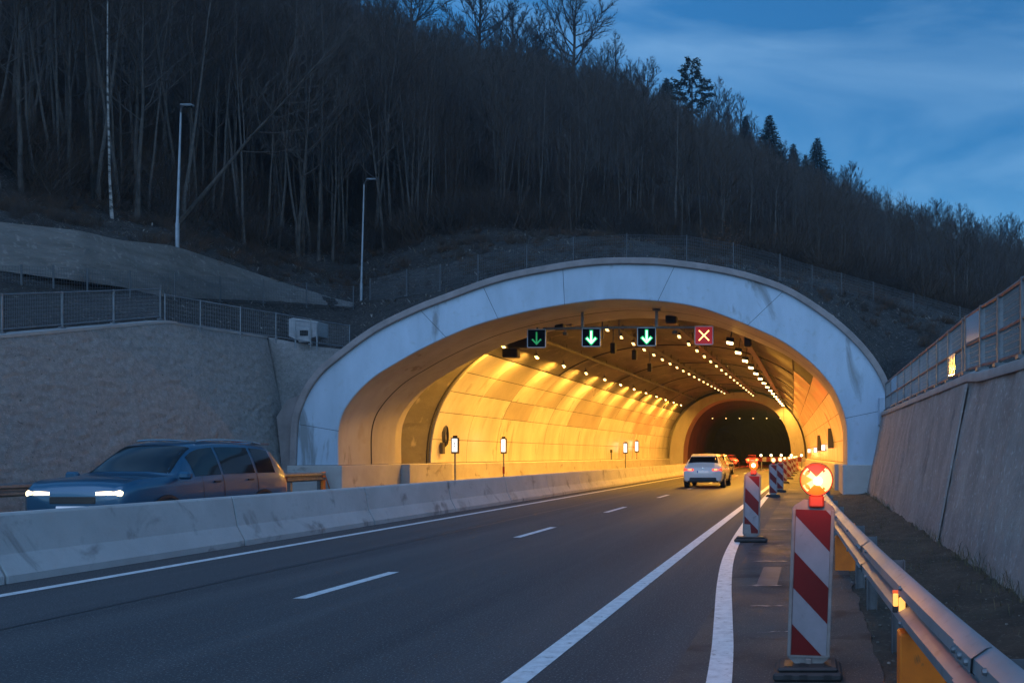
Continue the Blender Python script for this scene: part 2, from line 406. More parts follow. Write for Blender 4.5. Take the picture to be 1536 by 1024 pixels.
for y0, y1 in ((9.05, 11.1), (15.75, 18.0), (22.6, 25.0), (30.4, 32.6), (38, 40.2), (46, 48.2), (54, 56), (62, 64), (70, 72), (2.2, 4.3)):
    stripe(b, strip_pts(-5.33, y0, -5.33, y1, .14, 4), 0)
struct(b.build('dashed_lane_line', M_LINE))
b = MB(); stripe(b, [(-6.95 + .03 * noise.noise((0, y_ * .4, 0)), y_, .035 + .02 * noise.noise((2, y_ * 2, 0))) for y_ in [lerp(1, 60, k / 160) for k in range(161)]], 0, .003); struct(b.build('asphalt_seam', mat('asphalt_seam', (.02, .02, .021), .45, bump=.3, bscale=30, bdist=.004)))
# temporary line that swings from the shoulder to the lane line
tl = [(-.5, 3.0), (-.56, 5.0), (-.66, 6.5), (-.8, 8.0), (-.99, 10.0), (-1.16, 12.2), (-1.27, 14.5), (-1.36, 17.5), (-1.45, 22), (-1.55, 30), (-1.6, 45), (-1.6, 90)]
tl = catmull(tl, 6)
b = MB(); stripe(b, [(p.x, p.y, .17) for p in tl], 0, .008); struct(b.build('temporary_lane_line', M_LINE))
# sealed transverse joints and patches on the shoulder
b = MB()
for y0, xa, xb, wd in ((7.35, -.45, -.05, .05), (8.6, -.6, -.25, .05), (8.62, -.12, .3, .035), (9.95, -.78, -.3, .06), (12.2, -.85, -.3, .05), (12.25, -.1, .2, .04), (14.3, -.8, .3, .035), (17.5, -1.1, -.2, .06), (17.6, 0, .35, .05), (20.5, -1.2, .3, .05), (24.5, -1.2, .2, .06), (28, -1.2, .4, .06)):
    n = 26; rows = []
    for k in range(n + 1):
        x = lerp(xa, xb, k / n); q = y0 + .05 * noise.noise((x * 4, y0, 0)) + .02 * noise.noise((x * 14, y0, 2)); ww = wd * max(.04, .25 + 1.0 * noise.noise((x * 9, y0 * 3, 4)) + .5 * noise.noise((x * 25, y0, 7))) * min(1, k / 3 + .05, (n - k) / 3 + .05)
        rows.append([(x, q - ww, .006), (x, q + ww, .006)])
    b.grid(rows)
struct(b.build('road_joint_seal', M_TAR))
b = MB(); b.grid([[(lerp(-.62, -.38, i / 3) + .01 * noise.noise((i, j, 2)), lerp(9.9, 11.6, j / 8), .0035) for i in range(4)] for j in range(9)])
struct(b.build('road_patch', mat('road_patch', (.11, .10, .095), .6, (.07, .064, .06), 3, bump=.3, bscale=40, bdist=.004)))
# ------------------------------------------------------------------ right verge
b = MB(); rows = []
yy = -8.0
while yy < 33:
    row = []
    for k in range(15):
        t = k / 14; x = lerp(.36, 2.35, t)
        h = -.012 + .13 * t * t + min(1, t * 4 + .15) * (.05 * noise.noise((x * 3, yy * 3, 0)) + .03 * noise.noise((x * 9, yy * 9, 1))) - (.05 if k == 0 else 0)
        row.append((x, yy, h))
    rows.append(row); yy += .18
b.grid(rows); struct(b.build('verge', M_EARTH, smooth=True))
def verge_z(x, y):
    t = (x - .36) / 1.99
    return -.012 + .13 * t * t + min(1, t * 4 + .15) * (.05 * noise.noise((x * 3, y * 3, 0)) + .03 * noise.noise((x * 9, y * 9, 1)))
b = MB()
for i in range(5200):
    y = 2.6 + 29 * rng.random() ** 1.7; x = .5 + 1.7 * rng.random() ** .75 if i % 3 else 2.0 + .15 * rng.random()
    if noise.noise((x * 1.6, y * 1.1, 7)) < -.12 + .25 * (x < .8): continue
    z = verge_z(x, y) - .01; a = rng.random() * 6.28; h = .035 + (.1 if i % 3 else .22) * rng.random() ** 2; l = rng.uniform(.3, 1.3) * h
    wd = .0035; px_, py_ = -math.sin(a) * wd, math.cos(a) * wd; dx, dy = math.cos(a) * l, math.sin(a) * l
    b.add([(x - px_, y - py_, z), (x + px_, y + py_, z), (x + dx * .45 + px_ * .8, y + dy * .45 + py_ * .8, z + h * .75), (x + dx * .45 - px_ * .8, y + dy * .45 - py_ * .8, z + h * .75), (x + dx, y + dy, z + h)], [(0, 1, 2, 3), (3, 2, 4)])
tag(b.build('verge_grass', M_GRASS), kind='stuff')
b = MB()
for i in range(900):
    y = 2.6 + 29 * rng.random() ** 1.6; x = .35 + 1.85 * rng.random(); s = .004 + .014 * rng.random() ** 3
    z = max(verge_z(x, y) if x > .47 else 0, -.0)
    b.lathe([(0, -s * .5), (s, -s * .2), (s * .8, s * .5), (0, s * .7)], (x, y, z), 'z', 5)
tag(b.build('gravel', M_LITTER), kind='stuff')

# ------------------------------------------------------------------ tunnel portal
base = (-8.0, YP, 0)
port = empty('tunnel_portal', base, 'wide pale concrete tunnel portal arch with a rounded coping at the foot of the hill', 'tunnel portal')
FO = offset2(OUTC, -.24)
b = MB()
joints = []
def near_idx(px, py):
    q = Vector(((px - 1215) * YP / F, CAMZ + (682 - py) * YP / F))
    return min(range(NIN), key=lambda i: (FO[i] - q).length)
joints = sorted(near_idx(*q) for q in ((441, 633), (632, 470), (727, 433), (843, 405), (1008, 400), (1172, 440), (1336, 610)))
segs = list(zip([0] + joints, joints + [NIN - 1]))
g = .008
for a, c in segs:
    rows = []
    for i in range(a, c + 1):
        # gap: pull the end cross-sections a little inwards along the arch
        sh = g if i == a and a else (-g if i == c and c < NIN - 1 else 0)
        tI = (INC[min(i + 1, NIN - 1)] - INC[max(i - 1, 0)]).normalized(); tO = (FO[min(i + 1, NIN - 1)] - FO[max(i - 1, 0)]).normalized()
        pi, po = INC[i] + tI * sh, FO[i] + tO * sh
        bi = pi + (po - pi).normalized() * .03
        rows.append([(pi.x, YP + .03, pi.y), (bi.x, YP, bi.y)] + [(lerp(bi.x, po.x, k / 4), YP, lerp(bi.y, po.y, k / 4)) for k in range(1, 5)] + [(po.x, YP + .2, po.y)])
    b.grid(rows, 0)
b.grid([[(INC[i].x, YP + .05, INC[i].y), (OUTC[i].x, YP + .05, OUTC[i].y)] for i in range(NIN)], 1)
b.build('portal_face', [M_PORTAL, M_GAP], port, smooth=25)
b = MB()
rows = []
for i in range(NIN):
    o, f = OUTC[i], FO[i]
    m_ = o.lerp(f, .88)
    rows.append([(f.x, YP + .05, f.y), (f.x, YP - .1, f.y), (m_.x, YP - .125, m_.y), (lerp(o.x, f.x, .1), YP - .125, lerp(o.y, f.y, .1)), (o.x, YP - .1, o.y), (o.x, YP + 1.6, o.y)])
b.grid(rows, 0)
b.build('coping', M_COPING, port, smooth=25)
# reveal: two rings with a joint, then steps back into the wider tunnel
def ext(bm, c0, y0, c1, y1, n, mi=0):
    bm.grid([[(lerp(c0[i].x, c1[i].x, k / n), lerp(y0, y1, k / n), lerp(c0[i].y, c1[i].y, k / n)) for k in range(n + 1)] for i in range(len(c0))], mi)
IN2 = offset2(INC, .5)
b = MB()
ext(b, INC, YP + .03, INC, 34.93, 4); ext(b, INC, 35.02, INC, 37.0, 4)
ext(b, offset2(INC, .03), 34.5, offset2(INC, .03), 35.5, 1, 1)
ext(b, INC, 37.0, IN2, 37.001, 2); ext(b, IN2, 37.0, IN2, 38.6, 3)
b.build('reveal', [M_REVEAL, M_GAP], port, smooth=25)
b = MB()
b.box(-19.5, -17.45, YP - .2, 37.02, -.1, 1.105, 0, bev=.02); b.box(-19.5, -17.1, 37.02, 41.4, -.1, 1.105, 0, bev=.02)
b.build('plinth', M_PLINTH, port)
b = MB(); b.box(1.22, 3.3, YP - .2, 37.02, -.1, 1.13, 0, bev=.02); b.box(1.05, 3.3, 37.02, 41.4, -.1, 1.105, 0, bev=.02)
b.build('plinth', M_PLINTH, port)
# corner wedge between the left wall and the arch
b = MB()
for z0, z1, y in ((0, 4.6, YP + .12),):
    b.add([P(428, 755, YP + .15), P(447, 755, YP + .15), P(447, 618, YP + .15), P(455, 590, YP + .15), P(430, 600, YP + .15), P(415, 625, YP + .15)], [(0, 1, 2, 3, 4, 5)])
    v = [Vector(p) for p in b.v[:6]]; b.add(v + [p + Vector((0, 2, 0)) for p in v], [(i, (i + 1) % 6, (i + 1) % 6 + 6, i + 6) for i in range(6)])
b.build('corner_wedge', M_COPING, port)

# ------------------------------------------------------------------ tunnel tube
tun = empty('road_tunnel', (-8, 70, 0), 'curved road tunnel interior lit amber with pale wall cladding and dark vault', 'tunnel')
Y0, Y1 = 38.6, 101.0
Z0 = 1.1
def secp(y):
    t = (y - Y0) / (Y1 - Y0)
    return lerp(-18.3, -16.6, t), lerp(2.1, -.35, t), lerp(8.05, 9.0, t)
def sec(y, n=61, e=2.3, d=0.0):
    xl, xr, zt = secp(y); c, h = (xl + xr) / 2, (xr - xl) / 2 - d; zt -= d
    out = []
    for k in range(n):
        a = math.pi * (1 - k / (n - 1)); ca, sa = math.cos(a), math.sin(a)
        out.append(Vector((c + h * math.copysign(abs(ca) ** (2 / e), ca), Z0 + (zt - Z0) * max(0, sa) ** (2 / e))))
    return out
b = MB()
NY = 32
ys = [lerp(Y0, Y1, k / NY) for k in range(NY + 1)]
SS = [sec(y) for y in ys]
b.grid([[(SS[k][i].x, ys[k], SS[k][i].y) for k in range(NY + 1)] for i in range(61)])
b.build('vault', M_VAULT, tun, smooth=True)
b = MB()                                                 # the shoulder wall between reveal and vault
S0 = resample(SS[0], NIN)
ext(b, IN2, 38.6, S0, 38.601, 2)
b.build('end_wall', M_REVEAL, tun)
# vault rings: block joints across the vault, slightly proud ribs
for y in (41.2, 53.2, 65.2, 77.2, 89.2):
    b = MB(); s1 = sec(y, d=.05); s0 = sec(y, d=-.02)
    for yy0, yy1 in ((y - .05, y + .05),):
        b.grid([[(s1[i].x, yy0, s1[i].y), (s1[i].x, yy1, s1[i].y)] for i in range(61)])
        b.grid([[(s0[i].x, yy0, s0[i].y), (s1[i].x, yy0, s1[i].y)] for i in range(61)])
    b.build('block_joint', M_GAP, tun)
# cladding of curved panels
def zcurve(y, side, z, d):
    xl, xr, zt = secp(y); c, h = (xl + xr) / 2, (xr - xl) / 2 - d
    u = max(0, 1 - (max(0, (z - Z0)) / (zt - d - Z0)) ** 2.3) ** (1 / 2.3)
    return c + side * h * u
for side in (-1, 1):
    b = MB()
    rowz = [1.12, 2.25, 3.55, 4.55, 5.45, 6.3]
    y = 41.45; k = 0
    r2 = random.Random(11 if side < 0 else 5)
    while y < 100.5:
        ln = 4.0
        for r in range(5):
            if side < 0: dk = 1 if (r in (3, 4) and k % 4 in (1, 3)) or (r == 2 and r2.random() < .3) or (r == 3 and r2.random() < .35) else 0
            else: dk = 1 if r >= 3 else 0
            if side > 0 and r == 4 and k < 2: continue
            d = .09 + r2.uniform(-.006, .006); rows = []
            gp = .012
            for a in range(5):
                z = lerp(rowz[r] + gp, rowz[r + 1] - gp, a / 4)
                rows.append([(zcurve(q, side, z, d), q, z) for q in [lerp(y + gp, min(y + ln, 100.8) - gp, c / 4) for c in range(5)]])
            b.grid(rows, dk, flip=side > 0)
        y += ln; k += 1
    b.grid([[(zcurve(q, side, z, .05), q, z) for q in [lerp(41.4, 100.8, c / 16) for c in range(17)]] for z in [lerp(1.1, 6.35, a / 12) for a in range(13)]], 2)
    b.grid([[(zcurve(q, side, 6.31, .0), q, 6.32), (zcurve(q, side, 6.31, .1), q, 6.32)] for q in [lerp(41.4, 100.8, c / 16) for c in range(17)]], 2)
    b.grid([[(zcurve(41.44, side, z, .0), 41.44, z), (zcurve(41.44, side, z, .1), 41.44, z)] for z in [lerp(1.1, 6.3, a / 12) for a in range(13)]], 0)
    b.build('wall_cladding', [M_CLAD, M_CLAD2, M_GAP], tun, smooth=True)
# walkway plinths
for side in (-1, 1):
    b = MB(); rows = []
    for q in [lerp(41.4, 101, c / 15) for c in range(16)]:
        xl, xr, _ = secp(q); x = (xl if side < 0 else xr); s = -side
        rows.append([(x, q, 1.1), (x + s * .5, q, 1.1), (x + s * .56, q, 1.04), (x + s * .6, q, .22), (x + s * 1.25, q, .22), (x + s * 1.3, q, .17), (x + s * 1.3, q, -.05)])
    b.grid(rows, 0, flip=side > 0); b.build('walkway_plinth', M_PLINTH, tun)
# far arch: a narrower ring standing proud, the unlit tunnel behind it
def far(h, top, c=-8.35, n=61, e=2.35):
    out = []
    for k in range(n):
        a = math.pi * (1 - k / (n - 1)); ca, sa = math.cos(a), math.sin(a)
        out.append(Vector((c + h * math.copysign(abs(ca) ** (2 / e), ca), .9 + (top - .9) * max(0, sa) ** (2 / e))))
    return out
b = MB(); fi, fo = far(6.2, 7.95), far(7.75, 8.7); s1 = sec(Y1, d=-.2)
def closed(c): return [Vector((c[0].x, -.05))] + c + [Vector((c[-1].x, -.05))]
fi, fo, s1 = closed(fi), closed(fo), closed(s1)
ext(b, fo, 100.0, s1, 100.9, 2); ext(b, fi, 99.4, fo, 99.401, 2); ext(b, fo, 99.4, fo, 100.02, 2); ext(b, fi, 99.4, fi, 103, 3)
b.build('far_arch', M_REVEAL, tun, smooth=25)
b = MB(); fb = closed(far(6.5, 8.2))
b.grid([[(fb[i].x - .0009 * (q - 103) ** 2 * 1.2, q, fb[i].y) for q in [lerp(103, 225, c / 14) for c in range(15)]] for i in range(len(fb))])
ext(b, fi, 103, fb, 103.001, 1)
M_FARV = mat('dark_bore_concrete', (.09, .088, .087), .9, (.05, .05, .05), .5)  # darkness of the unlit bore put into the concrete colour
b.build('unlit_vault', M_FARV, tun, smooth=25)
b = MB(); q = 225; dx = .0009 * 122 ** 2 * 1.2
b.add([(p.x - dx, q, p.y) for p in fb], [tuple(range(len(fb)))]); b.build('tunnel_end', M_FARV, tun)
# cable trays and hangers under the vault
b = MB()
for x, dz in ((-9.5, .42), (-6.4, .5), (-13.2, .3), (-3.2, .35)):
    for y in [lerp(41, 98, k / 19) for k in range(20)]:
        xx = x + (y - 41) * .004
        xl, xr, zt = secp(y); c, h = (xl + xr) / 2, (xr - xl) / 2
        zc = Z0 + (zt - Z0) * max(0, 1 - abs((xx - c) / h) ** 2.3) ** (1 / 2.3)
        b.box(xx - .02, xx + .02, y - .02, y + .02, zc - dz, zc + .05)
    rows = []
    pts = []
    for y in [lerp(39.5, 99, k / 24) for k in range(25)]:
        xx = x + (y - 41) * .004
        xl, xr, zt = secp(y); c, h = (xl + xr) / 2, (xr - xl) / 2
        zc = Z0 + (zt - Z0) * max(0, 1 - abs((xx - c) / h) ** 2.3) ** (1 / 2.3)
        pts.append((xx, y, zc - dz))
    b.grid([[(p[0] - .15, p[1], p[2] + .06), (p[0] - .15, p[1], p[2]), (p[0] + .15, p[1], p[2]), (p[0] + .15, p[1], p[2] + .06)] for p in pts])
    b.tube([(p[0] + .05, p[1], p[2] + .05) for p in pts], .035, 5)
b.build('cable_tray', M_DARK, tun)
def vault_z(x, y):
    xl, xr, zt = secp(y); c, h = (xl + xr) / 2, (xr - xl) / 2
    return Z0 + (zt - Z0) * max(0, 1 - abs((x - c) / h) ** 2.3) ** (1 / 2.3)

# ------------------------------------------------------------------ median barrier of precast elements
prof = [(-.3, 0), (-.3, .09), (-.17, .33), (-.09, .78), (-.07, .81), (.07, .81), (.09, .78), (.17, .33), (.3, .09), (.3, 0)]
b = MB(); LN = 4.25
ppts = [(x, z) for x, z in prof]
n = len(ppts)
vs = []
for yy, s in ((.012, .97), (.03, 1), (LN - .03, 1), (LN - .012, .97)): vs += [(x * s, yy, z if s == 1 or z < .5 else z - .006) for x, z in ppts]
b.add(vs, [(r * n + i, r * n + i + 1, (r + 1) * n + i + 1, (r + 1) * n + i) for r in range(3) for i in range(n - 1)] + [tuple(range(n)), tuple(range(4 * n - 1, 3 * n - 1, -1))])
meb = b.mesh('concrete_barrier', M_BARR)
y = 5.8 - LN; k = 0
while y < 104:
    o = bpy.data.objects.new('concrete_barrier', meb); COL.objects.link(o); o.location = (-9.62, y, 0.002)
    if y < 31: lab = 'pale concrete median barrier block outside the tunnel, ' + ORD[k] + ' from the camera'
    else: lab = 'amber-lit concrete median barrier block in the tunnel, ' + ORD[max(0, k - 7)] + ' past the portal'
    tag(o, lab, 'barrier', 'concrete median barrier blocks'); y += LN; k += 1

# ------------------------------------------------------------------ retaining walls
# left: battered shotcrete wall with a kinked top edge
LT = [(-25, 2.9), (10, 3.5), (16, 4.0), (21.6, 4.42), (28.2, 5.85), (28.9, 5.85), (29.7, 5.87), (33.6, 6.05)]
b = MB(); rows = []
ny, nz = 440, 105
for j in range(ny + 1):
    y = lerp(9, 33.4, j / ny); zt = interp(LT, y); row = []
    for i in range(nz + 1):
        t = i / nz; z = lerp(-.1, zt, t); x = -19.72 - .2 * z
        d = .035 * noise.noise((y * .9, z * .9, 3)) + .03 * noise.noise((y * 2.2, z * 3.6, 5)) + .03 * noise.noise((y * 4.2, z * 7, 9)) - .05 * max(0, noise.noise((y * 3.3, z * 5, 19)) - .25)
        e = min(1, (zt - z) * 3, (33.4 - y) * 2 + .1)
        row.append((x + d * e, y, z))
    row.append((x - .8, y, zt + .02)); rows.append(row)
b.grid(rows, 0)
WB_ = MB(); rows = []
for j in range(50):
    px = lerp(388, 545, j / 49); yt = interp([(388, 503), (400, 505), (470, 519), (545, 527)], px); yb = interp([(388, 770), (440, 770), (447, 640), (470, 600), (545, 545)], px); row = []
    for i in range(41):
        q = P(px, lerp(yb, yt, i / 40), 33.55); q.y += .06 * noise.noise(q * 1.2) + .04 * noise.noise(q * 4) + .02 * noise.noise(q * 11); row.append(tuple(q))
    rows.append(row)
WB_.grid(rows, 0, flip=True)
lw = empty('retaining_wall', (-19.8, 21, 0), 'tall rough sprayed-concrete wall left of the portal, behind the blurred blue car', 'retaining wall')
b.build('wall_face', M_SHOT, lw, smooth=True); WB_.build('wing_wall', M_SHOT, lw, smooth=True)
b = MB(); rows = []
for j in range(60):
    y = lerp(6, 33.4, j / 59); zt = interp(LT, y); x = -19.72 - .2 * zt
    rows.append([(x + .03, y, zt - .05), (x + .03, y, zt + .03), (x - .42, y, zt + .05), (x - .45, y, zt - .2)])
b.grid(rows, 0); b.build('coping', M_COPE2, lw)
# upper wall on the bank
UW = [(-500, 21, 365, 318), (0, 27.5, 400, 333), (120, 29.5, 416, 346), (180, 31, 424, 360), (250, 33, 440, 367), (275, 34, 441, 373), (420, 40, 446, 422), (500, 43, 452, 447), (532, 44, 456, 454)]
b = MB(); rows = []
for j in range(120):
    px = lerp(-500, 532, j / 119)
    D = interp([(u[0], u[1]) for u in UW], px); yb = interp([(u[0], u[2]) for u in UW], px) + 6; yt = interp([(u[0], u[3]) for u in UW], px)
    pb, pt = P(px, yb, D - .1), P(px, yt, D + .45)
    nrm = Vector((.5, -.85, 0)); row = []
    for i in range(13):
        q = pb.lerp(pt, i / 12); row.append(tuple(q + nrm * (.07 * noise.noise((q.x * 1.2, q.y * 1.2, q.z * 2.2)) + .03 * noise.noise(q * 5)) * (1 if i < 12 else 0)))
    back = pt + Vector((-.3, .9, -.05)); row.append(tuple(back)); row.append(tuple(back + Vector((-.1, .3, -1.2)))); rows.append(row)
b.grid(rows, 0, flip=False)
b2 = b.build('bank_wall', M_UPWALL, None, smooth=40)
tag(b2, 'pale low sloping wall on the bank above the left retaining wall, under the bare trees', 'retaining wall')
# right: battered board-marked wall with coping and a pilaster joint
RT = [(-10, 2.35), (5, 2.4), (9, 2.5), (13, 2.62), (14.2, 2.72), (31.8, 2.95)]
rw = empty('retaining_wall', (2.3, 18, 0), 'rough grey concrete wall on the right carrying the mesh fence', 'retaining wall')
b = MB(); rows = []
ny, nz = 230, 34
for j in range(ny + 1):
    y = -4 + 35.8 * (j / ny) ** 1.0; zt = interp(RT, y); row = []
    for i in range(nz + 1):
        z = lerp(-.1, zt, i / nz); x = 2.08 + .19 * z
        d = .035 * noise.noise((y * 1.1, z * .6, 3)) + .02 * noise.noise((y * 4, z * 2.2, 5)) + .014 * noise.noise((y * 11, z * 7, 9))
        row.append((x - d, y, z))
    rows.append(row)
b.grid(rows, 0, flip=True)
b.add([(2.06, 31.8, -.1), (2.08 + .19 * 2.95, 31.8, 2.95), (3.4, 31.8, 2.95), (3.4, 31.8, -.1)], [(3, 2, 1, 0)], 0)
b.build('wall_face', M_WALLR, rw, smooth=40)
b = MB()
for y in (14.27,):
    rows = [[(2.08 + .19 * z - .02, y - .2, z), (2.08 + .19 * z - .05, y - .17, z), (2.08 + .19 * z - .05, y, z), (2.08 + .19 * z - .05, y + .17, z), (2.08 + .19 * z - .02, y + .2, z)] for z in [lerp(.05, 2.66, k / 6) for k in range(7)]]
    b.grid(rows, 0, flip=True)
b.build('pilaster', M_WALLR, rw)
b = MB(); rows = []
for j in range(80):
    y = lerp(-4, 31.8, j / 79); zt = interp(RT, y); x = 2.08 + .19 * zt
    rows.append([(x - .04, y, zt - .02), (x - .05, y, zt + .02), (x - .03, y, zt + .11), (x + .12, y, zt + .17), (x + .55, y, zt + .17), (x + .6, y, zt - .4)])
b.grid(rows, 0, flip=True); b.add([rows[-1][k] for k in range(6)], [tuple(range(6))])
b.build('coping', M_COPE2, rw, smooth=30)
# block linking the right wall end and the portal arch
b = MB(); b.box(2.55, 3.4, 31.82, 32.6, 2.6, 3.62, 0, bev=.02)
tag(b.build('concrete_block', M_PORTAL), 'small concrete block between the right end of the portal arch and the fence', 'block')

# ------------------------------------------------------------------ fences
def fence(name, label, pts, h, gap_h, gap_v, wr, mp, mw, pr=.025, mid=False, lift=.06, top_tube=True, group=None, panes=(), square=False, mesh_part='mesh_panel'):
    f = empty(name, tuple(pts[0]), label, 'fence', group)
    for i, p in enumerate(pts):
        b = MB(); p = Vector(p)
        if square: b.box(p.x - pr, p.x + pr, p.y - pr, p.y + pr, p.z - .1, p.z + h + .03, bev=.006)
        else: b.tube([(p.x, p.y, p.z - .15), (p.x, p.y, p.z + h + .03)], pr, 6)
        b.box(p.x - pr * 2.2, p.x + pr * 2.2, p.y - pr * 2.2, p.y + pr * 2.2, p.z - .02, p.z + .03)
        b.build('post', mp, f)
    rb = MB(); any_rail = False
    for a, c in zip(pts, pts[1:]):
        a, c = Vector(a), Vector(c)
        b = MB(); L_ = (c - a).length; nv = max(2, int(L_ / gap_v)); nh = max(2, int((h - lift) / gap_h))
        up = Vector((0, 0, 1))
        for k in range(1, nv):
            q = a.lerp(c, k / nv); b.tube([q + up * lift, q + up * (h - .02)], wr, 3, cap=False)
        for k in range(nh + 1):
            z = lift + (h - .02 - lift) * k / nh; b.tube([a + up * z, c + up * z], wr * 1.15, 3, cap=False)
        b.build(mesh_part, mw, f)
        if top_tube:
            pass
    if top_tube:
        for z, q in ((h, .8), (h * .5, .7), (lift, .7)):
            if z == h * .5 and not mid: continue
            rb = MB(); rb.tube([Vector(p) + up * z for p in pts], pr * q, 6); rb.build('rail', mp, f)
    for (i, t0, t1, z0, z1) in panes:
        a, c = Vector(pts[i]), Vector(pts[i + 1]); p, q = a.lerp(c, t0), a.lerp(c, t1); dn = Vector((.012, 0, 0))
        b = MB(); v = [p + Vector((-.03, 0, z0)), q + Vector((-.03, 0, z0)), q + Vector((-.03, 0, z1)), p + Vector((-.03, 0, z1))]
        b.add(v + [x + dn for x in v], [(0, 1, 2, 3), (7, 6, 5, 4), (0, 4, 5, 1), (1, 5, 6, 2), (2, 6, 7, 3), (3, 7, 4, 0)]); b.build('pane', M_PANE, f)
    return f
def lw_top(y):
    z = interp(LT, y); return Vector((-19.72 - .2 * z - .25, y, z + .05))
pts = [lw_top(y) for y in (13.5, 15.9, 18.3, 20.4, 22.4, 24.3, 26.2, 28.2)]
fence('mesh_fence', 'light galvanised mesh fence along the nearer half of the left wall top', pts, 1.0, .11, .055, .0032, M_RAILP, M_WIRE, .028, lift=.1)
pts = [P(252, 484, 28.25), P(305, 492, 29.2), P(365, 501, 29.9), P(418, 508, 31.1), P(470, 516, 32.2), P(528, 524, 33.6)]
pts = [Vector((p.x - .1, p.y, p.z + .0)) for p in pts]
fence('mesh_fence', 'thin mesh fence from the wall kink down to the portal arch, beside the grey cabinet', pts, .92, .13, .07, .0035, M_RAILP, M_WIRE, .024, lift=.08, top_tube=True)
pts = [P(px, interp([(-100, 452), (0, 447), (75, 445), (130, 448), (240, 450), (330, 452), (420, 455), (530, 460)], px), interp([(-100, 25), (0, 26.4), (240, 32), (330, 35.5), (420, 39), (530, 43)], px)) for px in (-100, -35, 32, 80, 131, 195, 262, 330, 395, 460, 530)]
fence('wire_fence', 'dark wire mesh fence in the hollow below the pale bank wall', pts, 1.0, .12, .09, .006, M_WIRED, M_WIRED, .03, lift=.02, top_tube=False)
pts = []
for px, py, D in ((555, 455, 44), (610, 444, 42), (660, 437, 40.5), (717, 423, 40), (790, 408, 40), (860, 397, 40), (940, 392, 40), (1030, 394, 40), (1100, 405, 40.5), (1170, 421, 41.5), (1218, 436, 43), (1262, 446, 44.5), (1310, 458, 46.5), (1370, 474, 48.5), (1440, 492, 51), (1520, 512, 54)): pts.append(P(px, py, D))
fence('wire_fence', 'long dark wire fence on the slope over the top of the portal arch', pts, 1.25, .14, .1, .008, M_WIRED, M_WIRED, .032, lift=.0, top_tube=False)
def rw_top(y):
    z = interp(RT, y); return Vector((2.08 + .19 * z + .12, y, z + .17))
pts = [rw_top(y) for y in (6.6, 8.0, 9.5, 10.9, 12.3, 13.65, 15.0, 15.3, 16.9, 18.4, 19.9, 21.5, 23.2, 25.0, 27.0, 29.2, 31.4)]
fence('mesh_fence', 'tall steel fence with double rails on the right wall, catching amber reflections', pts, .98, .085, .05, .0028, M_STEELD, M_WIRE, .04, mid=True, lift=.07, square=True,
      panes=((5, .05, .92, .52, .95), (7, .5, .95, .08, .48), (14, .08, .92, .5, .94)))
# ------------------------------------------------------------------ guard rails
WB = [(.0, .0), (-.022, .006), (-.08, .045), (-.084, .1), (-.012, .14), (-.012, .17), (-.084, .21), (-.08, .265), (-.022, .304), (.0, .31)]   # W profile, bulging to -x
def wbeam(pts, z0, flip=False):
    b = MB(); rows = []
    for i, p in enumerate(pts):
        a = Vector(pts[max(i - 1, 0)]); c = Vector(pts[min(i + 1, len(pts) - 1)]); d = (c - a).normalized(); nrm = Vector((d.y, -d.x))
        if flip: nrm = -nrm
        rows.append([(p[0] + nrm.x * x, p[1] + nrm.y * x, z0 + z) for x, z in WB])
    rows2 = [[(v[0] + (.004 if not flip else -.004), v[1], v[2]) for v in r] for r in rows]
    b.grid(rows, 0); b.grid(rows2, 0, flip=True)
    for r in (rows, ):
        for k in (0, len(WB) - 1):
            b.grid([[rows[i][k], rows2[i][k]] for i in range(len(rows))], 0)
    return b
GR = [(.92, 1.2), (.745, 3.0), (.61, 5.6), (.49, 9.0), (.38, 13.0), (.31, 17.0), (.28, 21.0), (.27, 22.2)]
gpts = [tuple(p) for p in resample(catmull(GR, 8), 60)]
grx = lambda y: interp([(p[1], p[0]) for p in gpts], y)
g = empty('guard_rail', (.4, 8, 0), 'galvanised steel crash barrier beside the closed shoulder at the right, with amber reflectors', 'guard rail')
wbeam(gpts, .44).build('beam', M_STEEL, g, smooth=24)
for y in (3.4, 6.6, 8.5, 9.8, 13.4, 15.2, 17.2, 19.2, 21.2):
    b = MB(); x = grx(y) + .1
    b.box(x - .05, x - .042, y - .05, y + .05, -.1, .7); b.box(x - .05, x + .05, y - .004, y + .004, -.1, .7); b.box(x + .042, x + .05, y - .05, y + .05, -.1, .7)
    b.build('post', M_STEELD, g)
    b = MB(); b.box(x - .1, x - .052, y - .06, y + .06, .52, .66, bev=.008); b.build('spacer', M_STEELD, g)
for y, wd in ((5.25, .2), (11.4, .24)):
    b = MB(); x = grx(y)
    b.box(x - .09, x + .19, y - wd / 2, y + wd / 2, -.06, .435, bev=.012)
    b.box(x + .02, x + .17, y - wd / 2, y + wd / 2, .435, .6)
    o = b.build('post', M_YELP, g); o['label'] = 'ochre painted box post'
for y in (3.55, 7.75, 11.95, 16.15):
    sp = [(grx(q) - .005, q) for q in (y - .16, y, y + .16)]; o = wbeam(sp, .44).build('splice_plate', M_STEEL, g, smooth=24); o.location = o.location + Vector((-.006, 0, 0))
    b = MB()
    for dy in (-.11, 0, .11):
        for dz in (.07, .24): b.lathe([(0, -.014), (.013, -.012), (.017, 0), (.017, .006)], (grx(y + dy) - .09, y + dy, .44 + dz), 'x', 8)
    b.build('bolt', M_STEELD, o, off=tuple(g['_o']))
b = MB()
for y in (3.2, 5.2, 7.2, 9.2, 11.2, 13.2):
    for dz in (.05, .26): b.lathe([(0, -.012), (.012, -.012), (.016, 0), (.016, .004)], (grx(y) - .085, y, .44 + dz), 'x', 6)
b.build('bolt', M_STEELD, g)
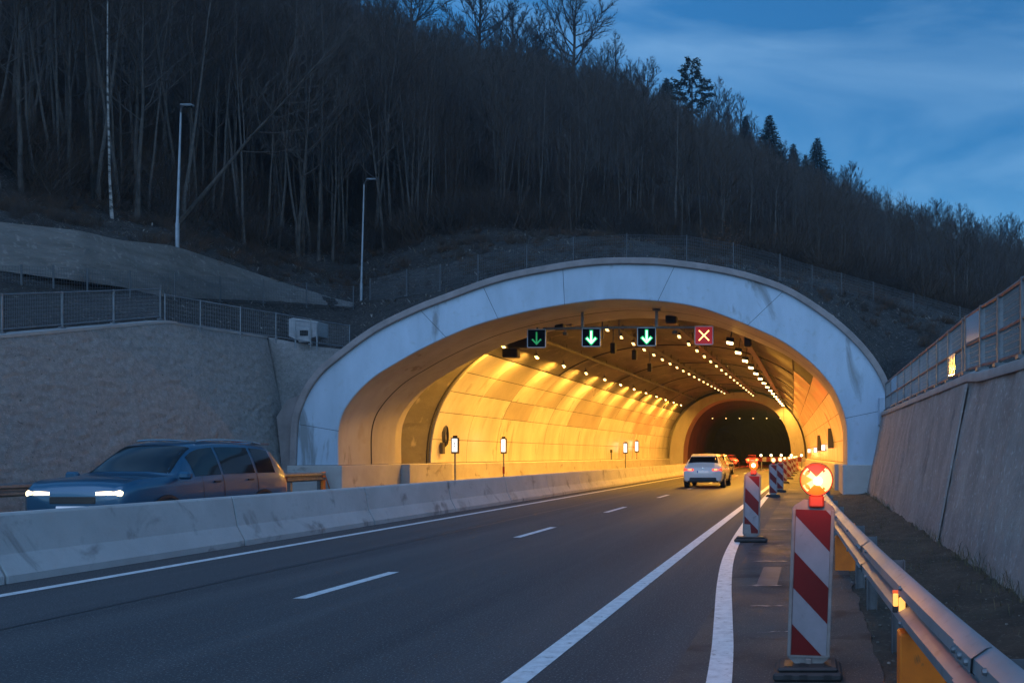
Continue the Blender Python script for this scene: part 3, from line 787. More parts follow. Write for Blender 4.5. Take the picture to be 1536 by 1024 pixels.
def reflector(y, s=1.0):
    x = grx(y); b = MB()
    T = Matrix.Translation((x - .06, y, .595)) @ Matrix.Rotation(R(-14), 4, 'Z')
    b.box(-.055 * s, .02 * s, .02, .035, -.055 * s, .055 * s, 2, T, bev=.004)
    b.box(-.05 * s, -.022 * s, .0, .02, -.02 * s, .05 * s, 0, T, bev=.006); b.box(-.018 * s, .016 * s, -.004, .02, -.05 * s, .03 * s, 0, T, bev=.006)
    b.box(-.052 * s, -.02 * s, .004, .02, .05 * s, .066 * s, 1, T)
    b.build('reflector', [M_REFL, M_REFLR, M_TRIM], g)
reflector(5.3, 1.15); reflector(14.0, .9)
GL = [(-17.9, y) for y in (4, 8, 12, 16, 20, 24, 28, 31.9)]
g2 = empty('guard_rail', (-17.9, 20, 0), 'dull steel crash barrier at the foot of the left wall, ending at the portal plinth', 'guard rail')
wbeam(GL, .56, flip=True).build('beam', M_STEELD, g2, smooth=45)
for y in (8, 10, 12, 14, 16, 18, 20, 22, 24, 26, 28, 30, 31.8):
    b = MB(); b.box(-18.06, -17.95, y - .05, y + .05, -.1, .86); b.build('post', M_STEELD, g2)
b = MB(); b.box(-17.93, -17.85, 31.75, 31.95, .2, .88, bev=.01); b.add([(-17.9, 31.9, .85), (-17.9, 32.25, .25), (-17.86, 32.25, .25), (-17.86, 31.9, .85)], [(0, 1, 2, 3)]); b.build('end_piece', M_YELP, g2)
for y in (15.2, 26.5):
    b = MB(); b.box(-17.83, -17.8, y - .12, y + .12, .66, .78, bev=.01); b.build('reflector', mat('dim_red_blur', (.5, .08, .04), .3), g2)  # red plates added in place of a blurred red light along the rail

# ------------------------------------------------------------------ barrier beacons (striped panels with lamps)
def clip_stripes(w, z0, z1, per, slope, phase):
    """convex polygons of the red bands across a w wide panel between z0 and z1"""
    bands = []
    k = -20
    while k < 30:
        c0 = phase + k * per; c1 = c0 + per / 2
        poly = [(-w / 2, z0), (w / 2, z0), (w / 2, z1), (-w / 2, z1)]
        for (cc, sg) in ((c0, 1), (c1, -1)):
            out = []
            for i in range(len(poly)):
                a, c = poly[i], poly[(i + 1) % len(poly)]
                fa = sg * (a[1] + slope * a[0] - cc); fc = sg * (c[1] + slope * c[0] - cc)
                if fa >= 0: out.append(a)
                if (fa < 0) != (fc < 0):
                    t = fa / (fa - fc); out.append((a[0] + (c[0] - a[0]) * t, a[1] + (c[1] - a[1]) * t))
            poly = out
            if len(poly) < 3: break
        if len(poly) >= 3: bands.append(poly)
        k += 1
    return bands
def beacon(loc, label, group=None, lampkind='disc', w=.29, z0=.13, z1=1.13, lean=0.0, foot=(.52, .34), rz=0.0, phase=.02, worn=False, lampside=0):
    t = empty('barrier_beacon', loc, label, 'barrier beacon', group, rz, world=False)
    body = MB(); S = Matrix.Rotation(lean, 4, 'Y')
    tp = lambda v: tuple(S @ Vector(v))
    h = w / 2
    outl = [(-h, z0), (-h + .01, z0 - .01), (-.035, z0 - .1), (.035, z0 - .1), (h - .01, z0 - .01), (h, z0), (h, z1 + .0), (h - .015, z1 + .022), (h * .45, z1 + .065), (-h * .45, z1 + .065), (-h + .015, z1 + .022), (-h, z1)]
    n = len(outl); cen = (0, (z0 + z1) / 2)
    for yy, fl in ((.0, False), (.045, True)):
        body.add([tp((x, yy, z)) for x, z in outl], [tuple(range(n))[::-1] if fl else tuple(range(n))])
    body.add([tp((x, .0, z)) for x, z in outl] + [tp((x, .045, z)) for x, z in outl], [(i, i + n, (i + 1) % n + n, (i + 1) % n) for i in range(n)])
    # raised rim round the face
    for x0, x1, a, c in ((-h, -h + .024, z0, z1), (h - .024, h, z0, z1)):
        body.box(x0, x1, -.012, .0, a, c, T=S, bev=.004)
    body.box(-h + .014, h - .014, -.01, -.0, z0 - .004, z0 + .01, T=S)
    body.box(-.022, .022, -.014, .05, -.0, z0 - .01, T=S, bev=.006)
    body.build('body', M_FRAME, t)
    f = MB(); fw = w - .052
    f.add([tp((-fw / 2, -.003, z0 + .012)), tp((fw / 2, -.003, z0 + .012)), tp((fw / 2, -.003, z1 - .004)), tp((-fw / 2, -.003, z1 - .004))], [(0, 1, 2, 3)], 0)
    per = .49; 
    for poly in clip_stripes(fw, z0 + .012, z1 - .004, per, 1.0, z1 - .004 + fw / 2 - per * .5 + phase - per * 4):
        f.add([tp((x, -.005, z)) for x, z in poly], [tuple(range(len(poly)))], 1)
    if worn:
        f.add([tp((-fw / 2, -.007, z0 + .012)), tp((-.0, -.007, z0 + .012)), tp((-fw / 2 + .1, -.007, z0 + .16)), tp((-fw / 2, -.007, z0 + .17))], [(0, 1, 2, 3)], 2)
    f.build('striped_face', [M_WHITE, M_RED, M_FRAME], t)
    ft = MB(); a, c = foot
    ft.box(-a / 2, a / 2, -c / 2 + .02, c / 2 + .02, 0.0, .055, bev=.015)
    ft.box(-a / 2 + .03, a / 2 - .03, -c / 2 + .05, c / 2 - .01, .055, .085, bev=.012)
    for x in (-a / 2 + .1, -a / 2 + .2, a / 2 - .1):
        for yy in (-c / 2 + .016,): ft.box(x - .025, x + .025, yy, yy + .012, .018, .045, 1)
        ft.box(x - .028, x + .028, -c / 4, c / 4, .085, .088, 1)
    ft.build('foot', [M_RUB, M_BLACK], t)
    lx, zc = .012 + math.sin(lean) * (z1 + .2), z1 + .2
    l = MB()
    if lampkind == 'disc':
        l.box(lx - .052, lx + .052, -.03, .055, z1 + .01, z1 + .095, bev=.012)
        l.lathe([(0, .06), (.1, .055), (.112, .03), (.115, -.02), (.109, -.033), (.104, -.03)], (lx, .0, zc), 'y', 32)
        ho = l.build('lamp_housing', M_LAMPRED, t, smooth=30)
        q = MB(); rows = []
        for k in range(32):
            t0, t1 = 2 * math.pi * k / 32, 2 * math.pi * (k + 1) / 32; tm = math.degrees((t0 + t1) / 2) % 360
            mi = 5 if (tm < 40 or tm > 320) else 3 if 40 <= tm < 140 else 4 if 140 <= tm < 220 else 0
            pf = [(.105, -.028), (.08, -.045), (.04, -.054), (.001, -.057)]
            q.grid([[(lx + r_ * math.cos(a_), s_, zc + r_ * math.sin(a_)) for r_, s_ in pf] for a_ in (t0, t1)], mi)
        # bright crossed ribs of the lens
        for ang in (R(38), R(-38)):
            pts = []
            for k in range(9):
                s = lerp(-.098, .098, k / 8); yl = -.0595 + (abs(s) / .1) ** 2 * .026; wd = .013 + .012 * abs(s) / .1
                pts.append([(lx + s * math.cos(ang) - wd * math.sin(ang) * e, yl, zc + s * math.sin(ang) + wd * math.cos(ang) * e) for e in (-1, 1)])
            q.grid(pts, 1)
        q.lathe([(.03, -.058), (.02, -.063), (0, -.065)], (lx + .01, 0, zc - .008), 'y', 16, 2)
        q.build('lens', [M_AMBER, M_AMBERX, M_AMBHOT] + M_AMBQ, ho, smooth=True)
    else:
        l.box(lx - .05, lx + .05, -.03, .06, z1 + .02, z1 + .1, bev=.012); ho = l.build('lamp_housing', M_LAMPRED, t)
        q = MB(); q.lathe([(.0, -.04), (.05, -.035), (.075, -.015), (.08, .015), (.07, .04), (0, .045)], (lx, .01, zc - .02), 'y', 18, 0)
        q.lathe([(.0, -.046), (.028, -.043), (.035, -.037)], (lx, .01, zc - .02), 'y', 12, 1)
        q.build('lens', [M_AMBER if lampkind == 'ball' else M_AMBERX, M_AMBHOT], ho, smooth=True)
    lt = lamp('beacon_light', 'POINT', (lx, -.2, zc), 1.3 if lampkind == 'disc' else 2.0 if lampkind == 'ball' else .35, (1, .3, .06), t, size=.06)
    return t
beacon((-.015, 5.88, .003), 'nearest red and white striped beacon with a round crossed amber lamp on top', lean=R(2.0), foot=(.46, .36), phase=-.035)
beacon((-1.02, 14.95, .01), 'second striped beacon, with a glowing ball lamp and a scuffed lower stripe', 'striped barrier beacons along the closed lane', 'ball', lean=R(1.5), foot=(.56, .3), phase=.05, worn=True)
far_b = [(-1.32, 31.0), (-1.22, 35.2), (-1.36, 46.0), (-1.3, 54.0), (-1.34, 62.0), (-1.3, 70.0), (-1.36, 78.0), (-1.34, 86.0)]
nm = ['third striped beacon, first of the amber-lit row just inside the portal', 'fourth striped beacon, half hidden behind the third one', 'fifth striped beacon in the tunnel row, right of the fourth', 'sixth striped beacon in the receding tunnel row', 'seventh striped beacon in the receding tunnel row', 'eighth striped beacon in the receding tunnel row', 'ninth striped beacon, last but one of the tunnel row', 'last striped beacon at the far end of the tunnel row']
pr = beacon((*far_b[0], .003), nm[0], 'striped barrier beacons along the closed lane', 'bright', phase=.03)
for (x, y), lab in zip(far_b[1:], nm[1:]): dup(pr, (x, y, .003), rng.uniform(-.12, .12), lab)
# barricade boards across the closed lane far inside
t = empty('road_barricade', (-2.6, 84, 0), 'red and white barricade board with a row of amber lamps far inside the tunnel', 'barricade')
b = MB()
for k in range(12): b.box(-5.0 + k * .38, -4.62 + k * .38, 84, 84.04, .85, 1.3, k % 2)
b.build('board', [M_RED, M_WHITE], t)
for x in (-4.7, -2.7, -.8):
    b = MB(); b.box(x - .05, x + .05, 84.05, 84.12, 0, .9); b.box(x - .3, x + .3, 83.85, 84.3, 0, .07); b.build('leg', M_STEELD, t)
for k in range(5):
    b = MB(); b.lathe([(0, -.05), (.09, -.04), (.12, 0), (.1, .05), (0, .06)], (-4.75 + k * .98, 83.98, 1.46), 'y', 10); b.build('warning_lamp', M_AMBHOT, t)
    if k % 2 == 0: lamp('warning_light', 'POINT', (-4.75 + k * .98, 85.2, 1.6), 70, (1, .1, .02), t, size=.1, off=(-2.6, 84, 0))

# ------------------------------------------------------------------ lane signals, gantry and equipment at the portal
YG = 34.4
zb = CAMZ + (682 - 491) * YG / F
gx = lambda px, D=YG: (px - 1215) * D / F
g = empty('signal_gantry', (gx(935), YG, 0), 'thin horizontal bar hung across the tunnel mouth that carries the lane signals', 'signal gantry')
b = MB(); b.tube([(gx(815), YG, zb - .05), (gx(935), YG, zb), (gx(1062), YG, zb)], .05, 8); b.build('beam', M_STEELD, g)
for px in (874, 985):
    b = MB(); x = gx(px); b.box(x - .05, x + .05, YG - .05, YG + .05, zb, 7.4); b.box(x - .14, x + .14, YG - .14, YG + .14, 7.2, 7.26); b.build('hanger', M_STEELD, g)
for px in (929, 904):
    b = MB(); x = gx(px, 38.2); b.box(x - .03, x + .03, 38.17, 38.23, zb + .05, 8.0); b.build('hanger', M_STEELD, g)
def signal(px, py, face, symbol, label, s=.74):
    c = P(px, py, YG - .08); t = empty('lane_signal', tuple(c), label, 'lane signal', 'lane signals over the tunnel mouth')
    x, y, z = c; h = s / 2
    b = MB(); b.box(x - h, x + h, y, y + .16, z - h, z + h, bev=.015); b.box(x - .03, x + .03, y + .06, y + .1, z + h, max(z + h + .05, zb), bev=.0)
    b.build('housing', M_DARK if symbol != 'x' else M_BLACK, t)
    b = MB()
    for a0, a1, c0, c1 in ((-h, -h + .03, -h, h), (h - .03, h, -h, h), (-h, h, h - .03, h), (-h, h, -h, -h + .03)): b.box(x + a0, x + a1, y - .03, y + .003, z + c0, z + c1)
    b.build('frame', M_STEEL, t)
    b = MB(); b.box(x - h + .03, x + h - .03, y - .008, y - .002, z - h + .03, z + h - .03); b.build('face', face, t)
    def bar(bm, p0, p1, wd, yy, mi=0):
        p0, p1 = Vector(p0), Vector(p1); d = (p1 - p0).normalized(); n_ = Vector((-d.y, d.x)) * wd / 2; e = d * wd / 2
        q = [p0 - e + n_, p0 - e - n_, p1 + e - n_, p1 + e + n_]
        bm.add([(x + v.x * s, yy, z + v.y * s) for v in q] + [(x + v.x * s, yy + .004, z + v.y * s) for v in q], [(0, 1, 2, 3), (0, 4, 5, 1), (1, 5, 6, 2), (2, 6, 7, 3), (3, 7, 4, 0)], mi)
    b = MB()
    if symbol == 'x':
        bar(b, (-.25, -.25), (.25, .25), .055, y - .016); bar(b, (-.25, .25), (.25, -.25), .055, y - .018); b.build('cross', M_SIGX, t)
    else:
        segs = [((0, .3), (0, -.27)), ((0, -.29), (-.21, -.07)), ((0, -.29), (.21, -.07))]
        if symbol == 'bright':
            r = MB()
            for k, (p0, p1) in enumerate(segs): bar(r, p0, p1, .19, y - .012 - .001 * k)
            r.build('rim', M_GHALO, t)
            for k, (p0, p1) in enumerate(segs): bar(b, p0, p1, .068, y - .017 - .001 * k)
            b.build('arrow', M_GREEN, t)
        else:
            for k, (p0, p1) in enumerate(segs): bar(b, p0, p1, .085, y - .017 - .001 * k)
            b.build('arrow', M_GDIM, t)
    return t
signal(805, 507.5, M_FACE, 'dim', 'leftmost lane signal with a dim green arrow pointing down')
signal(887, 506, M_FACE, 'bright', 'bright green down-arrow lane signal next to the dim one')
signal(970, 505, M_FACE, 'bright', 'bright green down-arrow lane signal between the red cross and the other bright arrow')
signal(1056, 503, M_SIGRED, 'x', 'lane signal showing a red cross above the closed right lane')
def boxthing(name, label, cat, px, py, D, w, h, d, m, hang=None, lens=False, group=None):
    c = P(px, py, D); x, y, z = c
    t = empty(name, tuple(c), label, cat, group)
    b = MB(); b.box(x - w / 2, x + w / 2, y, y + d, z - h / 2, z + h / 2, bev=min(w, h) * .12)
    b.box(x - w * .42, x + w * .42, y - .02, y, z - h * .4, z + h * .4, bev=.01); b.build('housing', m, t)
    top = hang if hang else vault_z(x, y + d / 2) if y > 38.7 else 7.3
    b = MB(); b.box(x - .025, x + .025, y + d / 2 - .025, y + d / 2 + .025, z + h / 2 - .01, max(top, z + h / 2 + .1)); b.build('bracket', M_STEELD, t)
    return t
boxthing('loudspeaker', 'dark round-backed loudspeaker left of the first gantry hanger', 'loudspeaker', 838, 486, 36, .36, .5, .4, M_BLACK)
boxthing('loudspeaker', 'taller dark loudspeaker beside the first gantry hanger', 'loudspeaker', 852, 480, 36.4, .3, .46, .5, M_BLACK)
boxthing('loudspeaker', 'dark loudspeaker on the right part of the gantry', 'loudspeaker', 1006, 477, 36, .46, .44, .5, M_BLACK)
boxthing('camera', 'small camera under the gantry bar below the right loudspeaker', 'camera', 1012, 498, 34.6, .2, .12, .3, M_DARK, hang=zb)
boxthing('camera', 'small camera under the gantry bar between the two left signals', 'camera', 847, 500, 34.6, .16, .12, .25, M_DARK, hang=zb)
boxthing('junction_box', 'wide dark equipment box left of the dim arrow signal', 'equipment box', 776, 513, 38.8, .95, .52, .5, M_BLACK)
boxthing('junction_box', 'lower dark equipment box at the left start of the ceiling lamps', 'equipment box', 764, 529, 39.2, .7, .4, .5, M_BLACK)
boxthing('loudspeaker', 'dark loudspeaker right of the large floodlight', 'loudspeaker', 1121, 511, 39.5, .3, .55, .4, M_BLACK)
for px, py, D, n_ in ((919, 522, 44, 'first'), (951, 532, 48, 'second'), (974, 551, 56, 'third')):
    boxthing('loudspeaker', n_ + ' dark loudspeaker hung under the vault beyond the arrows', 'loudspeaker', px, py, D, .26, .55, .3, M_BLACK)

# ------------------------------------------------------------------ tunnel lamps
def luminaire(w, d, h, m):
    b = MB(); b.box(-w / 2, w / 2, -d / 2, d / 2, 0, h, bev=.02); hm = b.mesh('housing', M_DARK)
    b = MB(); b.box(-w / 2 + .03, w / 2 - .03, -d / 2 + .03, d / 2 - .03, -.03, -.004, bev=.01); lm = b.mesh('lens', m)
    return hm, lm
big = luminaire(.36, .36, .2, M_LAMP); small = luminaire(.2, .42, .1, M_LAMPS)
def lum(kind, x, y, z, label, group, tilt=0.0, watts=0, aim=None):
    hm, lm = kind
    t = bpy.data.objects.new('tunnel_lamp', None); COL.objects.link(t); t.location = (x, y, z); t.rotation_euler = (R(-14) * 1, tilt, 0)
    tag(t, label, 'tunnel lamp', group)
    for n_, me in (('housing', hm), ('lens', lm)):
        o = bpy.data.objects.new(n_, me); COL.objects.link(o); o.parent = t
    b = MB(); h = max(.12, vault_z(x, y) - z - .05); b.box(-.02, .02, -.02, .02, .09, h); o = b.build('bracket', M_DARK, t)
    if watts: lamp('lamp_light', 'AREA', (0, 0, -.06), watts, AMB, t, size=.3, sy=.3, rot=(R(13), aim or 0, 0))
    return t
PW = 1.0
for k in range(15):
    y = 40.6 + k * 4.1; x = -3.75 + .012 * (y - 41); z = min(6.75 + .006 * (y - 41), vault_z(x, y) - .3)
    lum(big, x, y, z, ORD[k] + ' floodlight from the portal in the bright right-hand ceiling row', 'bright floodlights in the right ceiling row', R(8), (200 if k < 11 else 140) * PW, R(10) if k % 2 else R(-32))
for k in range(12):
    y = 40.4 + k * 4.9; x = -14.3 + .005 * (y - 41); z = vault_z(x, y) - .42
    lum(small, x, y, z, ORD[k] + ' lamp from the portal in the left ceiling row above the cladding', 'lamps in the left ceiling row', R(-12), 170 * PW, R(42))
for k in range(19):
    y = 41 + k * 3.0; x = -9.6 + .004 * (y - 41); z = vault_z(x, y) - .62
    lum(small, x, y, z, ORD[k] + ' small lamp from the portal in the row left of the vault crown', 'small lamps in the left crown row')
for k in range(17):
    y = 43 + k * 3.3; x = -6.5 + .004 * (y - 41); z = vault_z(x, y) - .7
    lum(small, x, y, z, ORD[k] + ' small lamp from the portal in the row right of the vault crown', 'small lamps in the right crown row')
for k in range(6):                                   # dim lamps in the unlit bore
    t = empty('tunnel_lamp', (-12.6 + k * 1.75, 112, 6.3), ORD[k] + ' dim hanging lamp from the left beyond the far arch', 'tunnel lamp', 'dim lamps beyond the far arch')
    b = MB(); x = -12.6 + k * 1.75; b.box(x - .12, x + .12, 111.9, 112.1, 6.25, 6.42, bev=.02); b.box(x - .02, x + .02, 111.98, 112.02, 6.4, 7.4); b.build('housing', M_DARK, t)
    b = MB(); b.lathe([(0, -.08), (.07, -.06), (.08, 0)], (x, 112, 6.25), 'z', 8); b.build('lens', M_LAMPS, t)

# ------------------------------------------------------------------ lit emergency signs and wall equipment
def sign_post(px, D, ytop, ybot, w, label, lit=True, red=False, base=.2):
    x = gx(px, D); z1 = CAMZ + (682 - ytop) * D / F; z0 = CAMZ + (682 - ybot) * D / F
    t = empty('emergency_sign', (x, D, base), label, 'emergency sign', 'lit signs along the tunnel walls')
    b = MB(); b.tube([(x, D + .05, base - .05), (x, D + .05, z0 + .02)], .045, 8); b.box(x - .14, x + .14, D - .08, D + .18, base - .02, base + .03)
    b.build('post', M_STEELD, t)
    b = MB(); b.box(x - w / 2, x + w / 2, D, D + .13, z0, z1, bev=.02); b.box(x - w * .28, x + w * .28, D + .02, D + .1, z1, z1 + .1, bev=.01); b.build('housing', M_BLACK, t)
    if lit:
        b = MB(); m_ = w * .16; zl = lerp(z0, z1, .12); zh = lerp(z0, z1, .93)
        b.box(x - w / 2 + m_, x + w / 2 - m_, D - .012, D - .002, zl, zh); b.build('lit_panel', M_WLIT, t)
        b = MB(); zc = lerp(zl, zh, .55); b.box(x - .04, x + .02, D - .018, D - .013, zc, zc + .1); b.box(x - .02, x + .05, D - .018, D - .013, zc - .12, zc - .04); b.build('pictogram', M_CAB, t)
    if red:
        b = MB(); b.lathe([(.055, 0), (.06, .1), (.06, .3), (.055, .4)], (x, D + .05, base + .25), 'z', 8); b.build('red_band', M_RED, t)
    return t
sign_post(682, 41.6, 656, 680, .36, 'white lit emergency sign on a post, nearest on the left tunnel wall')
sign_post(755, 48.2, 657, 680, .32, 'white lit emergency sign on a red-banded post, second on the left tunnel wall', red=True)
sign_post(938, 78, 664, 680, .4, 'small lit sign, third on the left tunnel wall', base=.2)
sign_post(955, 83, 661, 678, .4, 'small lit sign, fourth and farthest on the left tunnel wall', base=.2)
for px, D, n_ in ((868, 66, 'grey post standing against the left tunnel cladding'), (917, 74, 'short post by the far left cladding')):
    x = gx(px, D); t = empty('marker_post', (x, D, .2), n_, 'post'); b = MB(); b.tube([(x, D, .15), (x, D, 2.3 if px == 868 else 1.9)], .06, 8); b.build('shaft', M_STEELD, t); b = MB(); b.box(x - .09, x + .09, D - .09, D + .09, 2.1 if px == 868 else 1.7, 2.35 if px == 868 else 1.95, bev=.02); b.build('cap', M_DARK, t)
# hose reel on the left cladding
x, y, z = P(646, 655, 42.6); xw = zcurve(42.6, -1, 2.4, .09)
t = empty('hose_reel', (xw, 42.6, 1.9), 'coiled dark cable reel hung on the left tunnel cladding near the portal', 'hose reel')
b = MB()
for k in range(4): b.tube([(xw + .06 + .03 * k, 42.6 + (.26 - .02 * k) * math.cos(a * .4), 2.45 + (.55 - .03 * k) * math.sin(a * .4)) for a in range(17)], .03, 5)
b.build('coil', M_RUB, t)
b = MB(); b.box(xw - .02, xw + .12, 42.2, 42.5, 1.55, 2.1, bev=.02); b.build('case', M_DARK, t)
for k, (D, z) in enumerate(((60.5, 2.0), (73, 1.9), (87, 1.9))):
    xw = zcurve(D, 1, z, .09)
    t = empty('emergency_sign', (xw, D, z), 'small white lit sign on the right tunnel wall, ' + ORD[k] + ' from the portal', 'emergency sign', 'lit signs along the tunnel walls')
    b = MB(); b.box(xw - .36, xw + .02, D, D + .12, z - .22, z + .25, bev=.02); b.build('housing', M_DARK, t)
    b = MB(); b.box(xw - .31, xw - .06, D - .012, D - .002, z - .17, z + .2); b.build('lit_panel', M_WLIT, t)
for k, (D, z) in enumerate(((52, 2.5), (66, 2.4))):
    xw = zcurve(D, 1, z, .09)
    t = empty('wall_cabinet', (xw, D, z), 'tall dark cabinet on the right tunnel wall, ' + ORD[k] + ' from the portal', 'cabinet')
    b = MB(); b.box(xw - .3, xw + .03, D, D + .5, z - .6, z + .6, bev=.02); b.build('case', M_DARK, t)
    b = MB(); b.box(xw - .31, xw - .3, D + .05, D + .45, z - .5, z + .5, bev=.003); b.build('door', M_STEELD, t)

# ------------------------------------------------------------------ street lamps and cabinet on the bank
def pole(px, ybase, ytop, D, armpx, label):
    p0 = P(px, ybase, D); z1 = CAMZ + (682 - ytop) * D / F
    t = empty('street_lamp', tuple(p0), label, 'street lamp', 'unlit street lamps on the bank')
    lean = .14
    b = MB(); b.tube([(p0.x, p0.y, p0.z - .3), (p0.x, p0.y, p0.z + .9), (p0.x, p0.y, p0.z + .95), (p0.x + lean, p0.y, z1)], [.075, .075, .055, .032], 10); b.build('pole', M_POLE, t, smooth=40)
    ax = (armpx) * D / F
    b = MB(); b.tube([(p0.x + lean, p0.y, z1 - .03), (p0.x + lean + ax * .4, p0.y - .1, z1 + .1), (p0.x + lean + ax, p0.y - .25, z1 + .16)], .028, 7); b.build('arm', M_POLE, t)
    b = MB(); x = p0.x + lean + ax; b.box(x - .05, x + .42, p0.y - .34, p0.y - .14, z1 + .12, z1 + .2, T=None, bev=.03); b.build('lamp_head', M_POLE, t)
    b = MB(); b.box(x + .05, x + .38, p0.y - .32, p0.y - .16, z1 + .105, z1 + .119); b.build('lens', M_GLASS, t)
pole(266, 370, 168, 34.2, 9, 'taller unlit street lamp on the left bank at the top of the pale wall')
pole(542, 452, 276, 44.5, 9, 'unlit street lamp on the bank just left of the portal arch')
c = P(455, 515, 33.2)
t = empty('equipment_cabinet', (c.x, 33.2, c.z), 'grey equipment cabinet in a tubular frame above the left end of the portal', 'cabinet')
b = MB(); b.prism([(c.x - .62, c.z + .3), (c.x - .62, c.z + .95), (c.x - .45, c.z + 1.0), (c.x + .5, c.z + .86), (c.x + .5, c.z + .3), (c.x - .2, c.z + .1)], 33.3, 34.0); b.build('body', M_CAB, t)
b = MB(); b.box(c.x - .2, c.x + .25, 33.2, 33.3, c.z + .05, c.z + .6, bev=.02); b.build('door', M_CAB, t)
b = MB(); b.box(c.x - .12, c.x + .18, 33.18, 33.2, c.z + .3, c.z + .5); b.build('window', M_GLASS, t)
b = MB(); b.tube([(c.x - .24, 33.1, c.z - .2), (c.x - .24, 33.1, c.z + .86), (c.x + .58, 33.1, c.z + .78), (c.x + .58, 33.1, c.z - .3)], .03, 6); b.build('frame', M_POLE, t)

# ------------------------------------------------------------------ cars
def car(label, loc, rz, paint, kind='hatch', lit='rear', group=None, plate=True, low=False):
    t = empty('car', loc, label, 'car', group, rz, world=False)
    # stations along y (front +): y, zbottom, zshoulder, ztop, half width at shoulder, half width at top
    if kind == 'suv':
        ST = [(-2.28, .42, .98, 1.02, .80, .74), (-2.24, .34, 1.04, 1.14, .90, .80), (-2.05, .3, 1.06, 1.5, .93, .72), (-1.85, .28, 1.06, 1.68, .94, .67), (-1.2, .27, 1.06, 1.75, .945, .665), (-.3, .27, 1.05, 1.76, .945, .66), (.3, .27, 1.04, 1.70, .945, .655), (.65, .27, 1.04, 1.52, .945, .68), (1.15, .27, 1.05, 1.16, .94, .78), (1.6, .28, 1.04, 1.12, .93, .8), (2.0, .32, 1.0, 1.07, .9, .76), (2.2, .38, .92, .99, .84, .7), (2.27, .46, .82, .86, .76, .62)]
        wr, wy = .36, (-1.36, 1.38)
    else:
        ST = [(-2.12, .42, .86, .92, .78, .7), (-2.08, .32, .92, 1.0, .86, .76), (-1.98, .27, .95, 1.14, .885, .71), (-1.72, .25, .96, 1.38, .9, .64), (-1.5, .24, .96, 1.49, .905, .6), (-.9, .23, .95, 1.54, .91, .59), (-.1, .23, .94, 1.54, .91, .585), (.4, .23, .93, 1.46, .91, .59), (.8, .23, .92, 1.24, .91, .64), (1.15, .24, .9, 1.0, .905, .72), (1.55, .26, .84, .92, .89, .72), (1.9, .3, .76, .82, .85, .68), (2.08, .36, .66, .7, .76, .6)]
        wr, wy = .325, (-1.28, 1.32)
    # dense stations by catmull
    def cm(vals, i, tt):
        p0, p1, p2, p3 = vals[max(i - 1, 0)], vals[i], vals[i + 1], vals[min(i + 2, len(vals) - 1)]
        return .5 * ((2 * p1) + (p2 - p0) * tt + (2 * p0 - 5 * p1 + 4 * p2 - p3) * tt ** 2 + (3 * p1 - p0 - 3 * p2 + p3) * tt ** 3)
    def station(u):                       # u in 0..len-1
        i = min(int(u), len(ST) - 2); tt = u - i
        return [cm([s[k] for s in ST], i, tt) for k in range(6)]
    def section(u):
        y, zb, zs, zt, ws, wt = station(u); zm = lerp(zb, zs, .45)
        pr = [(0, zb), (ws * .82, zb), (ws * .95, zb + .06), (ws * 1.0, zm), (ws * .995, lerp(zm, zs, .7)), (ws * .965, zs), (lerp(ws * .965, wt, .5), lerp(zs, zt, .5) + .015), (wt, zt - .07 * min(1, (zt - zs) / .2)), (wt * .9, zt - .02), (wt * .5, zt + .005), (0, zt + .01)]
        return [(x, y, z) for x, z in pr]
    NU = (len(ST) - 1) * 4
    rows = []
    for j in range(NU + 1):
        s = section(j / 4); rows.append([(-x, y, z) for x, y, z in s[:0:-1]] + s if False else [(x, y, z) for x, y, z in s] + [(-x, y, z) for x, y, z in s[-2:0:-1]])
    b = MB(); n = len(rows[0])
    vs = [p for r in rows for p in r]
    b.add(vs, [(i * n + k, i * n + (k + 1) % n, (i + 1) * n + (k + 1) % n, (i + 1) * n + k) for i in range(NU) for k in range(n)] + [tuple(range(n - 1, -1, -1)), tuple(NU * n + k for k in range(n))])
    b.build('body', paint, t, smooth=40)
    def surf(u, v, side=1):               # v over the section: 0 bottom .. 10 roof centre
        s = section(u); i = min(int(v), 9); a, c = Vector(s[i]), Vector(s[i + 1]); p = a.lerp(c, v - i)
        return Vector((p.x * side, p.y, p.z))
    def patch(name, m, u0, u1, v0, v1, side=1, nu=8, nv=4, out=.006, parent=None, cross=False):
        b = MB(); rows = []
        for j in range(nu + 1):
            row = []
            for i in range(nv + 1):
                u, v = lerp(u0, u1, j / nu), lerp(v0, v1, i / nv)
                p = surf(u, v, side); du = surf(u + .02, v, side) - surf(u - .02 if u > .02 else u, v, side); dv = surf(u, min(10, v + .02), side) - surf(u, v - .02, side)
                nn = du.cross(dv); nn.normalize()
                if nn.dot(Vector((p.x, 0, p.z - .7 if not cross else 1))) < 0: nn = -nn
                row.append(tuple(p + nn * out))
            rows.append(row)
        b.grid(rows); return b.build(name, m, parent or t, smooth=True)
    def cross_patch(name, m, u0, u1, v0, out=.007):   # windscreens: across the roof strip
        b = MB(); rows = []
        for j in range(9):
            u = lerp(u0, u1, j / 8); L_ = [surf(u, lerp(v0, 10, k / 6), -1) for k in range(7)]; Rr = [surf(u, lerp(10, v0, k / 6), 1) for k in range(1, 7)]
            d = surf(u + .05, 10) - surf(u - .05, 10); nn = Vector((0, -d.z, d.y)).normalized()
            if nn.z < 0: nn = -nn
            rows.append([tuple(p + nn * out) for p in L_ + Rr])
        b.grid(rows); return b.build(name, m, t, smooth=True)
